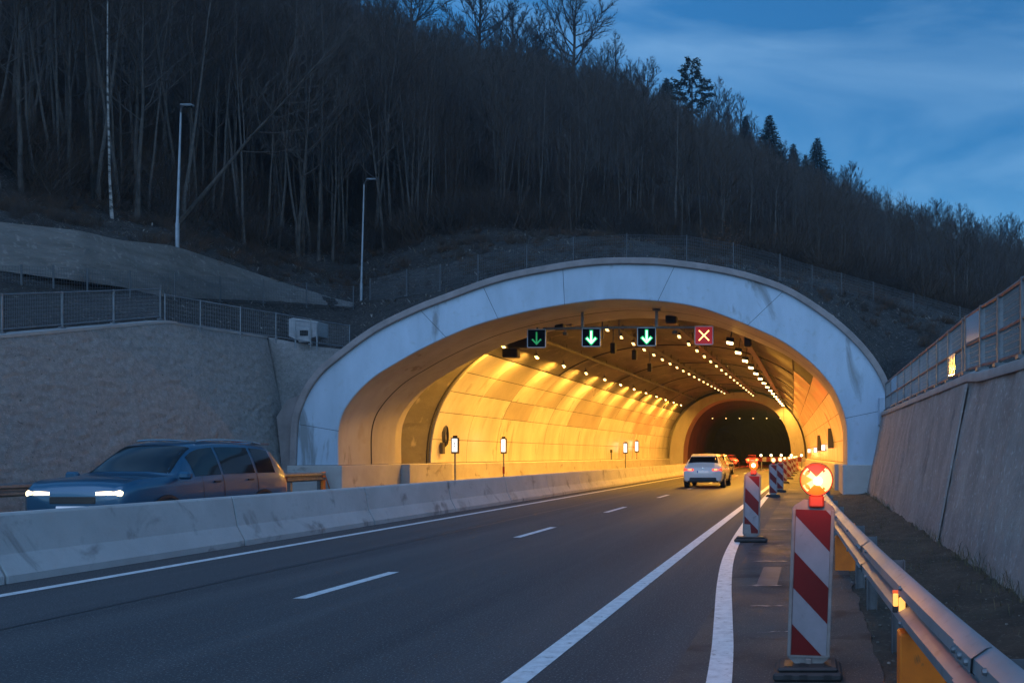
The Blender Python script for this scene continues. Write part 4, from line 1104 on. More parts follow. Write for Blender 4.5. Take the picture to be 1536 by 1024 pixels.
    if kind == 'suv':
        cross_patch('rear_window', M_GLASS, 1.2, 2.7, 7.4); cross_patch('windscreen', M_GLASS, 6.25, 7.9, 7.3)
        for s in (-1, 1):
            for u0, u1 in ((3.05, 3.95), (4.06, 5.15), (5.25, 6.9)): patch('side_window', M_GLASS, u0, u1, 5.18, 6.85, s)
    else:
        cross_patch('rear_window', M_GLASS, 2.05, 3.75, 7.35); cross_patch('windscreen', M_GLASS, 7.1, 8.8, 7.3)
        for s in (-1, 1):
            for u0, u1 in ((3.6, 4.55), (4.7, 5.9), (6.0, 7.7)): patch('side_window', M_GLASS, u0, u1, 5.18, 6.85, s)
    y0, y1 = ST[0][0], ST[-1][0]; zs0, zs1 = ST[0][2], ST[-1][2]
    W0 = ST[1][4]
    for s in (-1, 1):                     # tail lamps wrap round the corners, headlamps at the front
        b = MB(); b.box(s * W0 * .99 - .17 if s > 0 else -W0 * .99 - .015, s * W0 * .99 + .015 if s > 0 else -W0 * .99 + .17, y0 + .0, y0 + .2, zs0 - .1, zs0 + .05, bev=.03)
        b.box(min(s * .42, s * .68), max(s * .42, s * .68), y0 - .022, y0 + .02, zs0 - .075, zs0 + .02, bev=.012)
        o = b.build('tail_lamp', {'rear': M_TAIL, 'far': M_TAILF, 'front': M_RED}[lit], t)
        if lit == 'far': lamp('tail_light', 'POINT', (s * .6, y0 - .3, zs0), 45, (1, .05, .01), t, size=.1)
        if lit == 'rear':
            b = MB(); b.box(min(s * .5, s * .66), max(s * .5, s * .66), y0 - .028, y0 - .022, zs0 - .045, zs0 + .0, bev=.008); b.build('lamp_core', M_AMBERX, o)
        W1 = ST[-2][4]; b = MB(); zf = (ST[-2][2] + .02)
        b.box(min(s * .36, s * W1 * .97), max(s * .36, s * W1 * .97), y1 - .3, y1 - .0, zf - .155, zf - .045, bev=.03)
        o = b.build('headlight', M_HEAD if lit == 'front' else M_GLASS, t)
        if lit == 'front': lamp('headlight_beam', 'SPOT', (s * .66, y1 + .03, zf - .09), 200, (1, .84, .58), t, size=.06, rot=(R(84), 0, 0)).data.spot_size = R(60)
    b = MB(); b.box(-.62, .62, y0 - .03, y0 + .3, .3, .5, bev=.05); b.box(-.7, .7, y0 - .02, y0 + .25, .26, .34, 0, bev=.03); b.build('rear_bumper', M_TRIM, t)
    b = MB(); b.box(-.72, .72, y1 - .25, y1 + .03, .3, .46, bev=.04); b.build('front_bumper', M_TRIM, t)
    b = MB(); b.box(-.4, .4, y1 - .12, y1 + .01, ST[-1][2] - .16, ST[-1][2] - .02, bev=.02); b.build('grille', M_TRIM, t)
    if lit == 'front':
        b = MB(); b.box(-.26, .26, y1 + .012, y1 + .03, ST[-1][2] - .3, ST[-1][2] - .19, 0, bev=.004); b.build('number_plate', M_PLATE, t)
        b = MB(); b.box(-.5, .5, y1 - .2, y1 - .02, ST[-1][2] - .015, ST[-1][2] + .004, bev=.005); b.build('bonnet_trim', M_CHROME, t)
    if plate:
        b = MB(); b.box(-.26, .26, y0 - .022, y0 - .004, zs0 - .17, zs0 - .06, 0, bev=.004); b.box(-.258, -.215, y0 - .026, y0 - .022, zs0 - .166, zs0 - .064, 1); b.build('number_plate', [M_PLATE, M_BLUEP], t)
        b = MB(); b.lathe([(0, -.01), (.04, -.008), (.045, .01)], (0, y0 + .0, zs0 + .02), 'y', 12); b.build('badge', M_CHROME, t)
    b = MB(); b.box(-.16, .16, station(4.0 if kind != 'suv' else 3.0)[0] - .16, station(4.0 if kind != 'suv' else 3.0)[0] - .1, ST[4][3] - .015, ST[4][3] + .03, bev=.01)
    b.build('brake_lamp', M_TAIL if lit != 'front' else M_RED, t)
    yr = ST[3][0]
    b = MB(); b.prism([(yr - .32, ST[3][3] + .06), (yr - .3, ST[3][3] + .03), (yr + .3, ST[5][3] - .03), (yr + .3, ST[5][3] + .0)], -.55, .55, axis='x'); b.build('roof_spoiler', paint, t)
    for s in (-1, 1):
        yy = ST[8][0] - .1 if kind == 'suv' else ST[8][0] + .05; wm = ST[7][4]
        b = MB(); b.box(min(s * wm * .97, s * (wm + .2)), max(s * wm * .97, s * (wm + .2)), yy - .06, yy + .07, ST[7][2] + .01, ST[7][2] + .15, bev=.04); b.build('wing_mirror', M_TRIM if paint is not M_CARB else paint, t)
        for v_ in (wy):
            wm_ = .905 if kind == 'suv' else .875
            b = MB(); b.lathe([(wr * .62, -.1), (wr * .97, -.1), (wr, -.07), (wr, .07), (wr * .97, .1), (wr * .62, .1)], (s * (wm_ - .05), v_, wr), 'x', 26); wo = b.build('wheel', M_TYRE, t, smooth=40)
            b = MB(); b.lathe([(wr * .62, 0), (wr * .6, s * -.03), (wr * .2, s * -.01), (0, 0)], (s * (wm_ + .045), v_, wr), 'x', 22)
            for k in range(5):
                a = 2 * math.pi * k / 5; T = Matrix.Translation((s * (wm_ + .045), v_, wr)) @ Matrix.Rotation(a, 4, 'X')
                b.box(-.012, .012, -.025, .025, .04, wr * .62, T=T)
            b.build('rim', M_RIM, wo, smooth=40)
            b = MB(); pr = []
            for k in range(17):
                a = math.pi * k / 16 * 1.1 - .05 * math.pi; pr.append((math.cos(a), math.sin(a)))
            b.grid([[(s * (wm_ + .046 + (.012 if q else 0)), v_ + c * r_, wr + d * r_) for q, r_ in ((0, wr * 1.0), (1, wr * 1.02), (1, wr * 1.17), (0, wr * 1.19))] for c, d in pr]); b.build('wheel_arch', M_TRIM, t)
    for s in (-1, 1):
        for u in ((4.0, 5.2, 6.35) if kind == 'suv' else (4.62, 5.95, 7.3)): patch('door_seam', M_TRIM, u, u + .035, 2.3, 5.15, s, 1, 8, .004)
        patch('sill', M_TRIM, 2.2, len(ST) - 3.2, 1.6, 2.35, s, 10, 2, .008)
        b = MB()
        for u in ((4.3, 5.55) if kind == 'suv' else (5.1, 6.3)):
            p = surf(u, 4.5, s); b.box(min(p.x - .0 * s, p.x + .03 * s), max(p.x, p.x + .03 * s), p.y - .1, p.y + .08, p.z - .01, p.z + .02, bev=.006)
        b.build('door_handle', M_TRIM, t)
    if kind == 'suv':
        for s in (-1, 1):
            pts = [surf(u, 8.1, s) + Vector((0, 0, .05)) for u in (3.1, 3.5, 4, 4.6, 5.2, 5.7)]
            b = MB(); b.tube(pts, .02, 6); b.build('roof_rail', M_CHROME, t)
    return t
car('white hatchback seen from behind, driving into the tunnel with its tail lights on', (-4.82, 41.1, .004), 0.0, M_CARW, 'hatch', 'rear')
car('dark blue estate car with lit headlights on the opposing carriageway, left of the barrier', (-12.45, 16.9, .004), math.pi, M_CARB, 'suv', 'front')
car('distant silver car with glowing red tail lights ahead of the white hatchback', (-6.9, 66, .004), R(-2), M_CARG, 'hatch', 'far')
car('far grey car with red tail lights just beyond the far arch', (-8.2, 124, .004), R(2), M_CARG, 'hatch', 'far')
car('leftmost far car in the dark bore, showing red tail lights', (-10.2, 112, .004), R(3), M_CARG, 'hatch', 'far')
# ------------------------------------------------------------------ hillside: control points per photo column, (D, z)
def zy(py, D): return CAMZ + (682 - py) * D / F
HC = [  # px, foot, top, tree line, crest
    (-900, (15, 6.0), (15.5, 7.2), (19, 10), (105, 84)),
    (-500, (20, 6.4), (20.5, 7.7), (25, 10.8), (110, 84)),
    (0, (27.5, zy(406, 27.5)), (28.0, zy(338, 28.0)), (33, zy(292, 33)), (120, 83)),
    (250, (33, zy(446, 33)), (33.5, zy(372, 33.5)), (39, zy(342, 39)), (125, 79.6)),
    (420, (40, zy(452, 40)), (40.5, zy(426, 40.5)), (47, zy(386, 47)), (132, zy(-40, 132))),
    (530, (44, zy(460, 44)), (44.4, zy(456, 44.4)), (50, zy(392, 50)), (137, zy(40, 137))),
    (700, (40, zy(427, 40)), (44, zy(395, 44)), (52, zy(345, 52)), (145, zy(108, 145))),
    (900, (40, zy(392, 40)), (44, zy(380, 44)), (54, zy(352, 54)), (150, zy(155, 150))),
    (1100, (40, zy(403, 40)), (44, zy(398, 44)), (54, zy(385, 54)), (170, zy(246, 170))),
    (1250, (38, zy(462, 38)), (44, zy(441, 44)), (53, zy(424, 53)), (200, zy(318, 200))),
    (1350, (40, zy(520, 40)), (46, zy(470, 46)), (54, zy(452, 54)), (240, zy(362, 240))),
    (1450, (36, zy(545, 36)), (47, zy(496, 47)), (54, zy(478, 54)), (280, zy(388, 280))),
    (1750, (36, 4.0), (52, zy(550, 52)), (60, zy(530, 60)), (330, zy(416, 330))),
    (2300, (36, 4.0), (52, 7), (60, 9), (330, 74))]
def column(px):
    t = (px - 1215) / F
    j = 0
    while j < len(HC) - 2 and HC[j + 1][0] < px: j += 1
    a, c = HC[j], HC[j + 1]; f = min(1, max(0, (px - a[0]) / (c[0] - a[0])))
    pts = [(lerp(a[k][0], c[k][0], f), lerp(a[k][1], c[k][1], f)) for k in range(1, 5)]
    if px < 421: D0 = min(33.7, 20.95 / abs(t)); z0 = interp(LT, D0) + .0
    elif px < 1332:
        D0 = 33.7; at = arch_top(max(440, px)); z0 = (at or 5.2) * D0 / YP * .985 - .22
        if px < 480: z0 = max(z0, 5.25)
    else:
        D0 = min(33.7, 3.05 / max(.01, t)); z0 = 2.75 + .05 * max(0, D0 - 20)
    if pts[0][0] < D0 + .5: pts[0] = (D0 + .5, pts[0][1])
    return [(D0, z0)] + pts
def hill_z(px, D):
    c = column(px); z = interp(c, D)
    if D > c[-1][0]: z = c[-1][1] - .25 * (D - c[-1][0])
    x = (px - 1215) * D / F
    am = min(1, max(0, (D - c[1][0]) / 6)); am2 = min(1, max(0, (D - c[3][0]) / 15))
    return z + am * .35 * noise.noise((x * .25, D * .25, 0)) + am2 * (1.6 * noise.noise((x * .05, D * .05, 3)) + .6 * noise.noise((x * .15, D * .15, 5))) + .07 * am * noise.noise((x * 1.6, D * 1.6, 1))
b = MB(); rows = []
pxs = [-900 + k * 20 for k in range(30)] + [-300 + k * 9 for k in range(215)] + [1640 + 25 * k for k in range(27)]
for px in pxs:
    c = column(px); Ds = []
    for (a, n_) in zip(range(4), (6, 3, 12, 60)):
        for k in range(n_):
            f = k / n_
            Ds.append(lerp(c[a][0], c[a + 1][0], f if a < 3 else f ** 1.25))
    Dc = c[-1][0]; Ds += [Dc, Dc * 1.04, Dc * 1.1, Dc * 1.2, Dc * 1.4, Dc * 1.7]
    row = [((px - 1215) * c[0][0] / F, c[0][0], c[0][1] - (.35 if 420 < px < 1335 else 2.5))]
    for D in Ds: row.append(((px - 1215) * D / F, D, hill_z(px, D)))
    rows.append(row)
b.grid(rows); struct(b.build('hillside', M_SOIL, smooth=True))
# fallen twigs, stones and leaves scattered on the open slopes
b = MB(); r3 = random.Random(21)
def chip(p, s):
    a = r3.random() * 6.28; e = r3.uniform(-.3, .9); d = Vector((math.cos(a) * math.cos(e), math.sin(a) * math.cos(e), math.sin(e))) * s * r3.uniform(1, 5)
    q = Vector((-math.sin(a), math.cos(a), .3)) * s * .35
    b.add([p, p + d * .5 + q, p + d, p + d * .5 - q + Vector((0, 0, s * .3))], [(0, 1, 2, 3), (3, 2, 1, 0)])
for i in range(26000):
    px = r3.uniform(-60, 1560); c = column(px)
    D = c[1][0] + (c[3][0] + 7 - c[1][0]) * r3.random() if r3.random() < .8 else lerp(c[0][0], c[1][0], r3.random())
    if noise.noise((px * .02, D * .5, 4)) < -.15: continue
    p = Vector(((px - 1215) * D / F, D, hill_z(px, D) + .01)); chip(p, (.035 + .09 * r3.random() ** 2) * min(1, D / 48) ** 1.5)
tag(b.build('fallen_twigs', M_LITTER), kind='stuff')

# ------------------------------------------------------------------ trees
def bare_tree(seed, H=12.0, spread=.32, first=.35, nb=20, r0=.12, fan=False, lean=.05, depth=3, twig=.9, curve=.25, rmin=.006, rk=.4, more=1.0):
    """trunk mesh and crown mesh of a leafless tree"""
    r = random.Random(seed); tr, cr = MB(), MB()
    nseg = 9; pts = []; dx, dy = r.uniform(-lean, lean), r.uniform(-lean, lean); x = y = 0
    for k in range(nseg + 1):
        f = k / nseg; pts.append(Vector((x, y, H * f * (.93 if fan else 1)))); x += dx * H / nseg + r.uniform(-.06, .06) * H / 12; y += dy * H / nseg + r.uniform(-.06, .06) * H / 12
    rad = [r0 * (1 - .93 * (k / nseg) ** .9) * (1.35 if k == 0 else 1) for k in range(nseg + 1)]
    tr.tube([pts[0] - Vector((0, 0, .5))] + pts, [rad[0] * 1.1] + rad, 6, cap=False)
    def at(f): 
        q = f * nseg; i = min(int(q), nseg - 1); return pts[i].lerp(pts[i + 1], q - i), lerp(rad[i], rad[i + 1], q - i)
    def grow(p, d, L_, rd, lv):
        n_ = 4 if lv == 1 else 3 if lv == 2 else 2; P_ = [p]; q = p.copy(); dd = d.copy()
        for k in range(n_):
            dd = (dd + Vector((r.uniform(-1, 1), r.uniform(-1, 1), r.uniform(-.3, 1))) * (.16 if lv < 3 else .2) + Vector((0, 0, curve * .5))).normalized()
            q = q + dd * L_ / n_; P_.append(q)
        cr.tube(P_, [rd * (1 - .85 * k / n_) for k in range(n_ + 1)], 4 if lv == 1 else 3, cap=False)
        if lv >= depth: return
        kids = {1: int(7 + 3 * L_ / H * 6), 2: int(5 * more)}[lv] if lv < 3 else 0
        for k in range(kids):
            f = r.uniform(.22, 1.0); i = min(int(f * n_), n_ - 1); pp = P_[i].lerp(P_[i + 1], f * n_ - i)
            ax = (P_[i + 1] - P_[i]).normalized(); rv = Vector((r.gauss(0, 1), r.gauss(0, 1), r.gauss(0, 1) + .25)); rv = (rv - ax * rv.dot(ax)).normalized()
            nd = (ax * r.uniform(.55, 1) + rv * r.uniform(.4, .8)).normalized()
            grow(pp, nd, L_ * r.uniform(.3, .55) * (1.1 - .4 * f) * twig, max(rmin, rd * rk), lv + 1)
    for k in range(nb):
        f = first + (1 - first) * ((k + r.random()) / nb) ** .9; p, rd = at(min(f, .995)); a = k * 2.4 + r.uniform(-.5, .5)
        up = r.uniform(.5, .95) if not fan else r.uniform(.35, 1.1)
        d = Vector((math.cos(a), math.sin(a), up + .8 * max(0, f - .6))).normalized()
        L_ = H * spread * (1.15 - .85 * ((f - first) / (1 - first)) ** 1.4) * r.uniform(.7, 1.15)
        grow(p, d, L_, max(.012, rd * (.5 if not fan else .6)), 1)
    grow(pts[-1], Vector((0, 0, 1)), H * .1, .02, 2)
    return tr, cr
MT = []
specs = [dict(seed=1, H=13, spread=.26, first=.42, nb=20, r0=.085), dict(seed=2, H=14, spread=.22, first=.5, nb=18, r0=.075, lean=.09), dict(seed=3, H=12, spread=.3, first=.35, nb=22, r0=.1),
         dict(seed=4, H=15, spread=.2, first=.45, nb=20, r0=.07, lean=.06), dict(seed=5, H=10, spread=.34, first=.25, nb=22, r0=.08), dict(seed=6, H=11, spread=.3, first=.3, nb=22, r0=.085, lean=.12)]
for i, s in enumerate(specs):
    tr, cr = bare_tree(**s)
    MT.append((tr.mesh('trunk', M_BARK if i not in (1, 3) else M_BARKL), cr.mesh('crown', [M_TWIG2, M_TWIG, M_TWIG3, M_TWIG, M_TWIG2, M_TWIG3][i]), s['H']))
FARV = []
for i, (sd, H, sp, fi, nb, m) in enumerate(((71, 11, .3, .3, 16, M_TWIG), (72, 12, .26, .35, 15, M_TWIG3), (73, 9, .36, .2, 16, M_TWIG2), (74, 13, .22, .4, 15, M_TWIG))):
    tr, cr = bare_tree(seed=sd, H=H, spread=sp, first=fi, nb=nb, r0=.15, rmin=.015, rk=.5, lean=.06)
    FARV.append((tr.mesh('trunk', M_BARK if i % 2 else M_BARKL), cr.mesh('crown', m), H))
FAN = []
for sd, H, sp, fi, nb in ((31, 12, .42, .2, 26), (32, 12, .36, .22, 26), (33, 13, .3, .18, 26), (34, 11, .46, .24, 28)):
    tr, cr = bare_tree(seed=sd, H=H, spread=sp, first=fi, nb=nb, r0=.26, fan=True, curve=.18, lean=.02, rmin=.016, rk=.45, more=2.4)
    FAN.append((tr.mesh('trunk', M_BARK), cr.mesh('crown', M_TWIG), H))
birch = bare_tree(seed=41, H=15, spread=.17, first=.5, nb=18, r0=.052, lean=.07)
M_BIRCH = mat('birch_bark', (.3, .29, .275), .8, (.05, .045, .04), 2.2, 5, stretch=(1, 1, 2.5), contrast=(.45, .6))
BIR = (birch[0].mesh('trunk', M_BIRCH), birch[1].mesh('crown', M_TWIG2), 15)
def conifer(seed, H, wid, pine=False):
    r = random.Random(seed); tr, cr = MB(), MB()
    tr.tube([(0, 0, -.5), (0, 0, H * .5), (0, 0, H)], [H * .017, H * .012, .02], 6, cap=False)
    lv = 26 if not pine else 13; base = .1 if not pine else .38
    for k in range(lv):
        f = k / (lv - 1); z = H * lerp(base, .97, f); R_ = H * wid * ((1 - f) ** .85 + .05) if not pine else H * wid * (.5 + .9 * math.sin(min(1, f * 1.15) * math.pi * .9)) * (1 - .55 * f)
        nb = 9 if not pine else 6
        for j in range(nb):
            a = j * 6.283 / nb + k * 1.3 + r.uniform(-.3, .3); L_ = R_ * r.uniform(.65, 1.1); dz = -.28 if not pine else .22
            tip = Vector((math.cos(a) * L_, math.sin(a) * L_, z + dz * L_ * (.6 + .4 * r.random()))); o = Vector((0, 0, z))
            tr.tube([o, o.lerp(tip, .6), tip], [.03, .02, .008], 3, cap=False)
            n_ = max(8, int(L_ * 30))
            for q in range(n_):
                s = lerp(.18 if not pine else .45, 1.05, (q + r.random()) / n_); c = o.lerp(tip, s) + Vector((r.gauss(0, .1), r.gauss(0, .1), r.gauss(-.06, .1))) * (H / 10)
                w_ = .105 * H / 10 * r.uniform(.7, 1.5) * (1.25 if pine else 1); d = Vector((math.cos(a + r.uniform(-.9, .9)), math.sin(a + r.uniform(-.9, .9)), r.uniform(-.5, .4))).normalized() * w_ * 2
                e = Vector((r.gauss(0, 1), r.gauss(0, 1), r.gauss(0, 1))).normalized() * w_ * .55
                cr.add([c - e * .6, c + d * .5 - e, c + d, c + e], [(0, 1, 2, 3)])
    return tr.mesh('trunk', M_BARK), cr.mesh('crown', M_NEEDLE), H
CON = [conifer(51, 11, .25), conifer(52, 11, .3), conifer(53, 12, .24)]
PINE = conifer(54, 12, .24, True)
def plant(var, px, D, scale, label, group=None, rz=None, name='bare_tree', cat='tree', sink=0.0, wide=1.0):
    loc = ((px - 1215) * D / F, D, hill_z(px, D) - sink)
    t = bpy.data.objects.new(name, None); COL.objects.link(t); t.location = loc; t.scale = (scale * wide, scale * wide, scale); t.rotation_euler = (0, 0, rz if rz is not None else r3.random() * 6.28)
    tag(t, label, cat, group)
    for n_, me in (('trunk', var[0]), ('crown', var[1])):
        o = bpy.data.objects.new(n_, me); COL.objects.link(o); o.parent = t
    return t
SIL = [(500, -40), (560, -10), (650, 22), (760, 56), (900, 98), (1000, 142), (1130, 208), (1250, 270), (1400, 320), (1536, 356), (1720, 392)]
def fit(px, D, want, H):
    """tree scale that keeps a tree of height H under the skyline of the wood"""
    if px < 500: return want
    ys = interp(SIL, px) + 16 * noise.noise((px * .06, D * .3, 2)) + r3.uniform(-4, 14); zmax = zy(ys, D)
    return max(.22, min(want, (zmax - hill_z(px, D)) / H))
# forest: random places over the hillside, thinner towards the tree line
cand = []; cells = {}
tries = 0
while len(cand) < 3300 and tries < 60000:
    tries += 1
    px = r3.uniform(-420, 1720); c = column(px); Dt, Dc = c[3][0], c[-1][0]
    D = math.sqrt(lerp(Dt ** 2, (Dc * 1.03) ** 2, r3.random()))
    if px > 1250 and r3.random() < .25: continue
    if noise.noise((px * .01, D * .12, 9)) < -.42 and D < Dt + 14: continue
    x = (px - 1215) * D / F; key = (int(x / 1.35), int(D / 1.35))
    if key in cells: continue
    cells[key] = 1; cand.append((px, D, x))
# a denser fringe at the front of the wood on the left, where the slim trunks show
for k in range(110):
    px = r3.uniform(-120, 640); c = column(px); D = c[3][0] + 11 * r3.random() ** 1.3; cand.append((px, D, (px - 1215) * D / F))
for k in range(70):
    px = r3.uniform(640, 1500); c = column(px); D = c[3][0] + 1 + 10 * r3.random(); cand.append((px, D, (px - 1215) * D / F))
def inview(px, D): return -90 < px < 1620 and (682 - (hill_z(px, D) - CAMZ) * F / D) > -30
cand.sort(key=lambda q: q[1])
near = [q for q in cand if inview(q[0], q[1])][:262]
ns = set(near)
for i, (px, D, x) in enumerate(near[::-1]):
    c = column(px); dd = D - c[3][0]
    v = r3.choice([0, 1, 3, 1, 3, 0, 2, 5]) if px < 620 else r3.choice([0, 2, 4, 5, 1, 4])
    s = (r3.uniform(.75, 1.15) if px < 620 else r3.uniform(.5, .85))
    V = FARV[i % 4] if i < 24 else MT[v]
    s = fit(px, D, s, V[2]); plant(V, px, D, s, 'bare slim tree in the dense leafless wood covering the hillside', 'bare trees of the hillside wood')
rest = [q for q in cand if q not in ns]
vv, sc_, ro_, ix_ = [], [], [], []
for px, D, x in rest:
    c = column(px); f = (D - c[3][0]) / max(1, c[-1][0] - c[3][0])
    s = r3.uniform(.6, 1.0) * lerp(1.0, .62, min(1, max(0, f)))
    vv.append((x, D, hill_z(px, D) - .1)); ix_.append(r3.randrange(len(MT)) if f < .2 else len(MT) + r3.randrange(4) if r3.random() < .75 else r3.randrange(len(MT))); sc_.append(fit(px, D, s, (MT + FARV)[ix_[-1]][2])); ro_.append(r3.random() * 6.283)
src = []
for i, (tm, cmx, h) in enumerate(MT + FARV):
    a = next(o for o in bpy.data.objects if o.data is tm); c_ = next(o for o in bpy.data.objects if o.data is cmx); src.append((a, c_))
def scatter(name, pts, scl, rot, idx, sources):
    me = bpy.data.meshes.new(name); me.from_pydata(pts, [], [])
    for an, dat, ty in (('s', scl, 'FLOAT'), ('r', rot, 'FLOAT'), ('i', idx, 'INT')):
        at = me.attributes.new(an, ty, 'POINT'); at.data.foreach_set('value', dat)
    o = bpy.data.objects.new(name, me); COL.objects.link(o)
    ng = bpy.data.node_groups.new(name, 'GeometryNodeTree')
    ng.interface.new_socket('Geometry', in_out='INPUT', socket_type='NodeSocketGeometry'); ng.interface.new_socket('Geometry', in_out='OUTPUT', socket_type='NodeSocketGeometry')
    n = ng.nodes; l = ng.links
    gi, go = n.new('NodeGroupInput'), n.new('NodeGroupOutput')
    join = n.new('GeometryNodeJoinGeometry'); inst = n.new('GeometryNodeInstanceOnPoints')
    g2i = []
    for srcs in sources:
        j = n.new('GeometryNodeJoinGeometry')
        for so in srcs:
            oi = n.new('GeometryNodeObjectInfo'); oi.inputs['Object'].default_value = so; oi.transform_space = 'ORIGINAL'; l.new(oi.outputs['Geometry'], j.inputs[0])
        g = n.new('GeometryNodeGeometryToInstance'); l.new(j.outputs[0], g.inputs[0]); g2i.append(g)
    for g in reversed(g2i): l.new(g.outputs[0], join.inputs[0])
    l.new(gi.outputs[0], inst.inputs['Points']); l.new(join.outputs[0], inst.inputs['Instance']); inst.inputs['Pick Instance'].default_value = True
    def attr(an, ty):
        q = n.new('GeometryNodeInputNamedAttribute'); q.data_type = ty; q.inputs['Name'].default_value = an; return q.outputs['Attribute']
    l.new(attr('i', 'INT'), inst.inputs['Instance Index']); l.new(attr('s', 'FLOAT'), inst.inputs['Scale'])
    cx = n.new('ShaderNodeCombineXYZ'); l.new(attr('r', 'FLOAT'), cx.inputs['Z'])
    l.new(cx.outputs[0], inst.inputs['Rotation']); l.new(inst.outputs[0], go.inputs[0])
    md = o.modifiers.new('scatter', 'NODES'); md.node_group = ng
    return tag(o, kind='stuff')
scatter('forest', vv, sc_, ro_, ix_, src)
# brushwood: leafless undergrowth filling the wood
def bush(seed, H, n, m, leaves=None):
    r = random.Random(seed); b = MB()
    for k in range(n):
        a = r.random() * 6.28; d = Vector((math.cos(a), math.sin(a), r.uniform(.7, 2.4))).normalized(); p = Vector((r.gauss(0, .3), r.gauss(0, .3), -.05)) * H * .4; P_ = [p]; L_ = H * r.uniform(.5, 1)
        for q in range(3): d = (d + Vector((r.uniform(-.3, .3), r.uniform(-.3, .3), .1))).normalized(); P_.append(P_[-1] + d * L_ / 3)
        b.tube(P_, [.014, .011, .008, .003], 3, cap=False)
        for q in range(5):
            s = r.uniform(.3, 1); i = min(int(s * 3), 2); pp = P_[i].lerp(P_[i + 1], s * 3 - i); e = (d + Vector((r.gauss(0, .6), r.gauss(0, .6), r.gauss(.1, .4)))).normalized() * L_ * r.uniform(.2, .4)
            b.tube([pp, pp + e], [.006, .002], 3, cap=False)
            if leaves:
                for z in range(3):
                    c = pp + e * r.uniform(.3, 1) + Vector((r.gauss(0, .05), r.gauss(0, .05), r.gauss(0, .05))); u = Vector((r.gauss(0, 1), r.gauss(0, 1), r.gauss(0, 1))).normalized() * .045; v = Vector((r.gauss(0, 1), r.gauss(0, 1), r.gauss(0, 1))).normalized() * .035
                    b.add([c - u, c + v, c + u, c - v], [(0, 1, 2, 3)], 1)
    return b
BU = [bush(61, 2.4, 46, M_TWIG2).mesh('shrub', M_TWIG2), bush(62, 2.0, 40, M_TWIG).mesh('shrub', M_TWIG), bush(63, 1.7, 26, M_TWIG2, True).mesh('shrub', [M_TWIG2, M_RUST])]
def shrub(me, px, D, s, label, group=None):
    o = bpy.data.objects.new('shrub', me); COL.objects.link(o); o.location = ((px - 1215) * D / F, D, hill_z(px, D) - .05); o.scale = (s, s, s); o.rotation_euler = (0, 0, r3.random() * 6.28)
    return tag(o, label, 'shrub', group)
s0 = shrub(BU[0], 1000, 54, 1, 'low leafless shrub at the lower edge of the hillside wood', 'leafless shrubs at the edge of the wood')
s1_ = shrub(BU[1], 620, 52, 1, 'low leafless shrub at the lower edge of the hillside wood', 'leafless shrubs at the edge of the wood')
s2_ = shrub(BU[2], 1085, 52.5, 1.2, 'shrub still holding rust-brown leaves, above the crown of the portal arch', None)
for px, D in ((1062, 54), (1120, 55), (960, 56), (1140, 56)): shrub(BU[2], px, D, r3.uniform(.8, 1.2), 'small shrub with some rust-brown leaves near the top of the arch', 'rust-leaved shrubs above the arch')
vv, sc_, ro_, ix_ = [], [], [], []
for k in range(4200):
    px = r3.uniform(-350, 1680); c = column(px); Dt, Dc = c[3][0], c[-1][0]
    u = r3.random(); D = lerp(Dt, Dt + 14, u) if k % 3 == 0 else math.sqrt(lerp(Dt ** 2, (Dc * 1.02) ** 2, u))
    if k % 3 == 0 and px < 560 and r3.random() < .6: continue
    vv.append(((px - 1215) * D / F, D, hill_z(px, D) - .1)); sc_.append(fit(px, D, r3.uniform(.6, 1.4) * (1 + .9 * (D - Dt) / 120), 2.3)); ro_.append(r3.random() * 6.283); ix_.append(r3.randrange(2))
scatter('undergrowth', vv, sc_, ro_, ix_, [(s0,), (s1_,)])
vv, sc_, ro_, ix_ = [], [], [], []
for k in range(2600):
    px = r3.uniform(-60, 1560); c = column(px); D = lerp(c[1][0], c[3][0] + 3, r3.random() ** .7)
    if noise.noise((px * .015, D * .3, 14)) < -.1: continue
    vv.append(((px - 1215) * D / F, D, hill_z(px, D) - .05)); sc_.append(r3.uniform(.1, .34)); ro_.append(r3.random() * 6.283); ix_.append(r3.randrange(3))
scatter('scrub', vv, sc_, ro_, ix_, [(s0,), (s1_,), (s2_,)])
# trees that stand out against the sky along the ridge
ridge = [  # px, crest offset, variant, height in photo px, label
    (716, 0, FAN[0], 105, 'bare spreading tree on the ridge, leftmost of the tall group against the sky'),
    (768, 1, FAN[1], 88, 'bare spreading tree on the ridge, second of the tall group'),
    (812, 0, FAN[2], 92, 'narrow bare tree on the ridge between two spreading ones'),
    (858, -1, FAN[0], 122, 'largest bare spreading tree on the ridge, right end of the tall group'),
    (924, 0, FAN[2], 78, 'medium bare tree on the ridge right of the tall group'),
    (970, 1, FAN[1], 72, 'round-crowned bare tree on the ridge left of the dark pine'),
    (618, 0, FAN[3], 75, 'bare tree on the ridge at the left edge of the sky'),
    (1078, 0, FAN[2], 72, 'pale bare tree on the ridge right of the dark pine'),
    (1110, 1, FAN[2], 70, 'slender bare tree on the ridge beside the small spruces'),
    (1276, 0, FAN[3], 42, 'low bare bushy tree on the ridge right of the spruces'),
    (1404, 0, FAN[3], 38, 'round bare tree on the ridge far right, left of its twin'),
    (1443, 0, FAN[0], 42, 'round bare tree on the ridge far right, right of its twin'),
    (1500, 0, FAN[1], 34, 'small bare tree at the far right end of the ridge')]
for px, off, var, hp, lab in ridge:
    D = column(px)[-1][0] + off; plant(var, px, D, (hp + (40 if px < 1200 else 32)) * D / F / var[2] * 1.05, lab, None, sink=.6, wide=1.1 if var is not FAN[2] else .9)
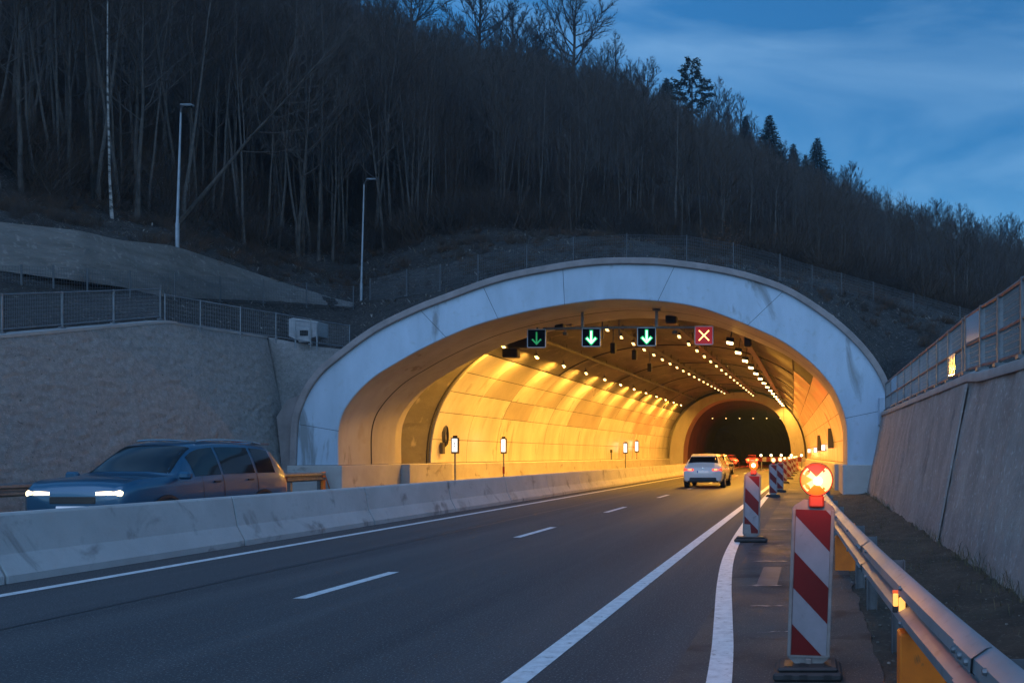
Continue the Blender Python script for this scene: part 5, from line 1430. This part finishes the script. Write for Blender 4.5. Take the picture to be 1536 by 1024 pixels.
for px, var, hp, lab in ((1038, PINE, 105, 'dark tall pine on the ridge with a broad open crown'), (1000, CON[1], 62, 'dark spruce on the ridge just left of the tall pine'), (968, CON[0], 34, 'small dark spruce below the round bare tree on the ridge'), (1118, CON[0], 48, 'dark spruce on the ridge beside the slender bare tree'), (1154, CON[1], 66, 'dark pointed spruce on the ridge, middle of the row'), (1190, CON[2], 46, 'dark spruce on the ridge left of the last large one'), (1208, CON[0], 44, 'slim dark spruce on the ridge left of the last large one'), (1226, CON[1], 68, 'large dark spruce at the right end of the conifer row')):
    D = column(px)[-1][0] - 2; plant(var, px, D, (hp + (14 if var is PINE else 24)) * D / F / var[2] * 1.15, lab, None, wide=.85 if var is PINE else 1.15, name='pine_tree' if var is PINE else 'spruce_tree', sink=.4)
for k, px in enumerate((540, 575, 655, 690, 742, 790, 885, 905, 948, 990, 1062, 1092, 1128, 1174, 1248, 1262, 1296, 1312, 1330, 1350, 1368, 1386, 1424, 1460, 1478, 1516, 1530)):
    var = FAN[(k * 7) % 4] if px > 1240 or k % 3 else FAN[2]; hp = r3.uniform(48, 78) if px < 1130 else r3.uniform(32, 46)
    D = column(px)[-1][0] + r3.uniform(-6, 2); plant(var, px, D, (hp + (30 if px < 1200 else 27)) * D / F / var[2], 'bare tree along the skyline, one of the row on the ridge', 'bare trees along the ridge', sink=.5, wide=.95)
plant(BIR, 168, 36.5, 1.0, 'pale birch with white flaking bark among the left front trees', None, rz=.4, name='birch_tree')
plant(BIR, 846, 75, .62, 'slim birch with a bright bare stem in the middle of the hillside', None, rz=2.0, name='birch_tree')
t = plant(MT[2], 262, 40, 1.0, 'dark crooked tree leaning far to the right behind the taller street lamp', None, rz=.3, name='leaning_tree'); t.rotation_euler = (0, R(38), .2)
# ------------------------------------------------------------------ evening haze
b = MB(); b.box(-420, 470, -60, 620, -3, 140)
hz = b.build('haze', None); hz.data.materials.clear()
hm = bpy.data.materials.new('evening_haze'); hm.use_nodes = True; n_ = hm.node_tree; n_.nodes.remove(n_.nodes['Principled BSDF'])
pv = n_.nodes.new('ShaderNodeVolumePrincipled'); pv.inputs['Color'].default_value = (.5, .75, 1, 1); pv.inputs['Density'].default_value = .0003; pv.inputs['Anisotropy'].default_value = .2
n_.links.new(pv.outputs[0], n_.nodes['Material Output'].inputs['Volume']); hz.data.materials.append(hm)
tag(hz, kind='stuff')
sc.cycles.volume_bounces = 0; sc.cycles.volume_step_rate = 4
